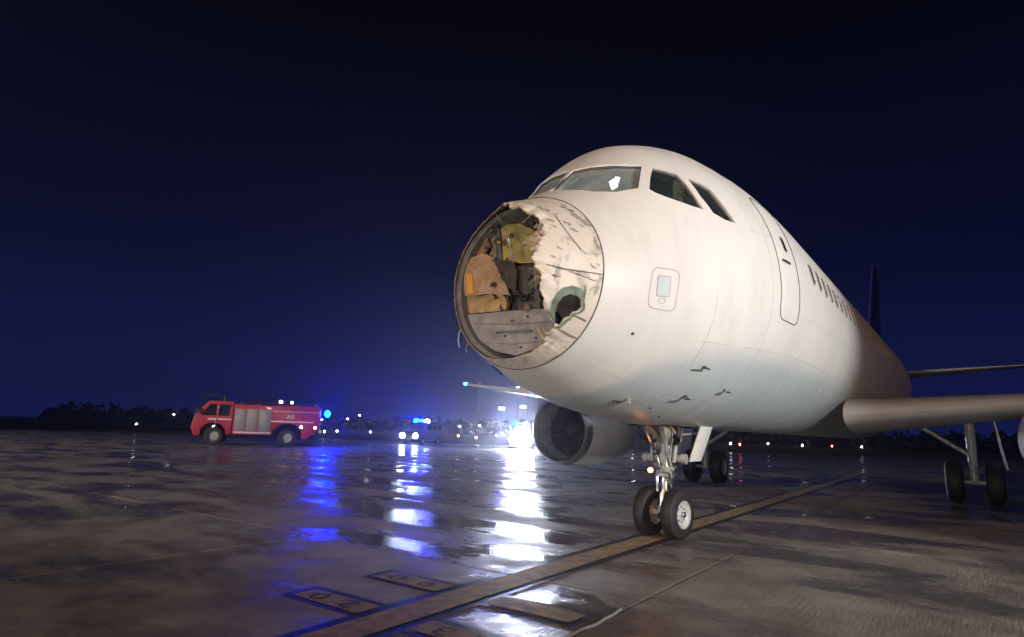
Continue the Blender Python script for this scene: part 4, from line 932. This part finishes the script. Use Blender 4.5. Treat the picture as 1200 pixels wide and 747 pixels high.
MB().ball((0, 0, h + .2), .45, 8).build('obstruction_light', mat('obstruction_glow', (1, .1, .1), .3, emit=1.2, emit_col=(1, .08, .08)), t)
tag(t, 'lattice mast with a red obstruction light rising far behind the wingtip', 'mast')

# far line of trees closing the field
rs = random.Random(11); b = MB()
for k in range(340):
    a = R(-10 + 84 * k / 340 + rs.uniform(-.2, .2)); dd = rs.uniform(235, 275)
    x = CO[0] + dd * math.cos(a); y = CO[1] + dd * math.sin(a); hh = rs.uniform(3.2, 6.6)
    for q in range(46):
        u = rs.uniform(-1, 1); v = rs.uniform(0, 1); ww = 3.4 * math.sqrt(max(.05, 1 - (2 * v - .9) ** 2 * .8))
        c = Vector((x + rs.gauss(0, .5) * ww, y + rs.gauss(0, .5) * ww, -.1 + v * hh)); s_ = rs.uniform(.4, .9)
        n1 = Vector((rs.gauss(0, 1), rs.gauss(0, 1), rs.gauss(0, 1))).normalized(); n2 = n1.orthogonal().normalized() * s_; n3 = n1.cross(n2).normalized() * s_
        b.add([c - n2 - n3, c + n2 - n3 * .6, c + n3, c - n2 * .5 + n3 * .7], [(0, 1, 2, 3)])
o = b.build('distant_trees', mat('far_foliage', (.02, .028, .016), .9, var=.4, vscale=.3), smooth=0, recalc=False)
tag(o, 'dark line of distant trees along the far side of the field', 'trees', kind='stuff')

# ------------------------------------------------------------------ lights out of view behind the camera, the white mast added
M_bank = mat('flood_bank_glow', (1, 1, 1), .3, emit=30, emit_col=(1, .97, .93))
M_sod = mat('sodium_glow', (1, .7, .4), .3, emit=30, emit_col=(1, .66, .36))
mast((2.0, -17.5, 0), 4.7, (2, 2), (5.0, -1.9, 3.4), M_bank, 'portable light tower shining on the port side of the aircraft', name='light_tower', power=11500, colr=(1.0, .97, .94), spot=46, cat='light tower')
mast((-34.0, -22.0, 0), 19.0, (4, 2), (3, 0, 2), M_sod, 'tall warm apron floodlight mast standing off ahead of the aircraft nose', size=.8, power=23000, colr=(1.0, .60, .33), spot=70)
mast((-58.0, 34.0, 0), 18.0, (4, 2), (22, 38, 0), mat('white_bank_glow', (1, 1, 1), .3, emit=30, emit_col=(1, .95, .9)), 'tall white floodlight mast added out of view to light the fire engine', size=.8, power=180000, colr=(1.0, .93, .88), spot=70)  # unseen mast added to brighten the fire engine, intake and far apron
p4 = Vector((-17.0, -1.6, 0))
van('emergency_van', p4, R(4), 'emergency van parked ahead of the broken nose with headlights on', M_vwhite, mat('headlamp_glow_near', (1, 1, 1), .3, emit=2200, emit_col=(1, .90, .78)), [(s * .72, .90, .17) for s in (-1, 1)], [(-.5, M_trim, .13), (.5, M_trim, .13)])

# ------------------------------------------------------------------ damp night air
hz = MB().box((60, 60, 15.4), (900, 900, 33.2)).build('haze', None, smooth=0)
hm = bpy.data.materials.new('damp_air'); hm.use_nodes = True; HN = hm.node_tree.nodes; HN.clear()
pv = HN.new('ShaderNodeVolumePrincipled'); pv.inputs['Color'].default_value = (.86, .90, 1, 1); pv.inputs['Density'].default_value = 0.0011; pv.inputs['Anisotropy'].default_value = 0.86
ho = HN.new('ShaderNodeOutputMaterial'); hm.node_tree.links.new(pv.outputs[0], ho.inputs['Volume'])
hz.data.materials.append(hm)
tag(hz, 'thin damp haze hanging over the whole wet apron', 'haze', kind='stuff')
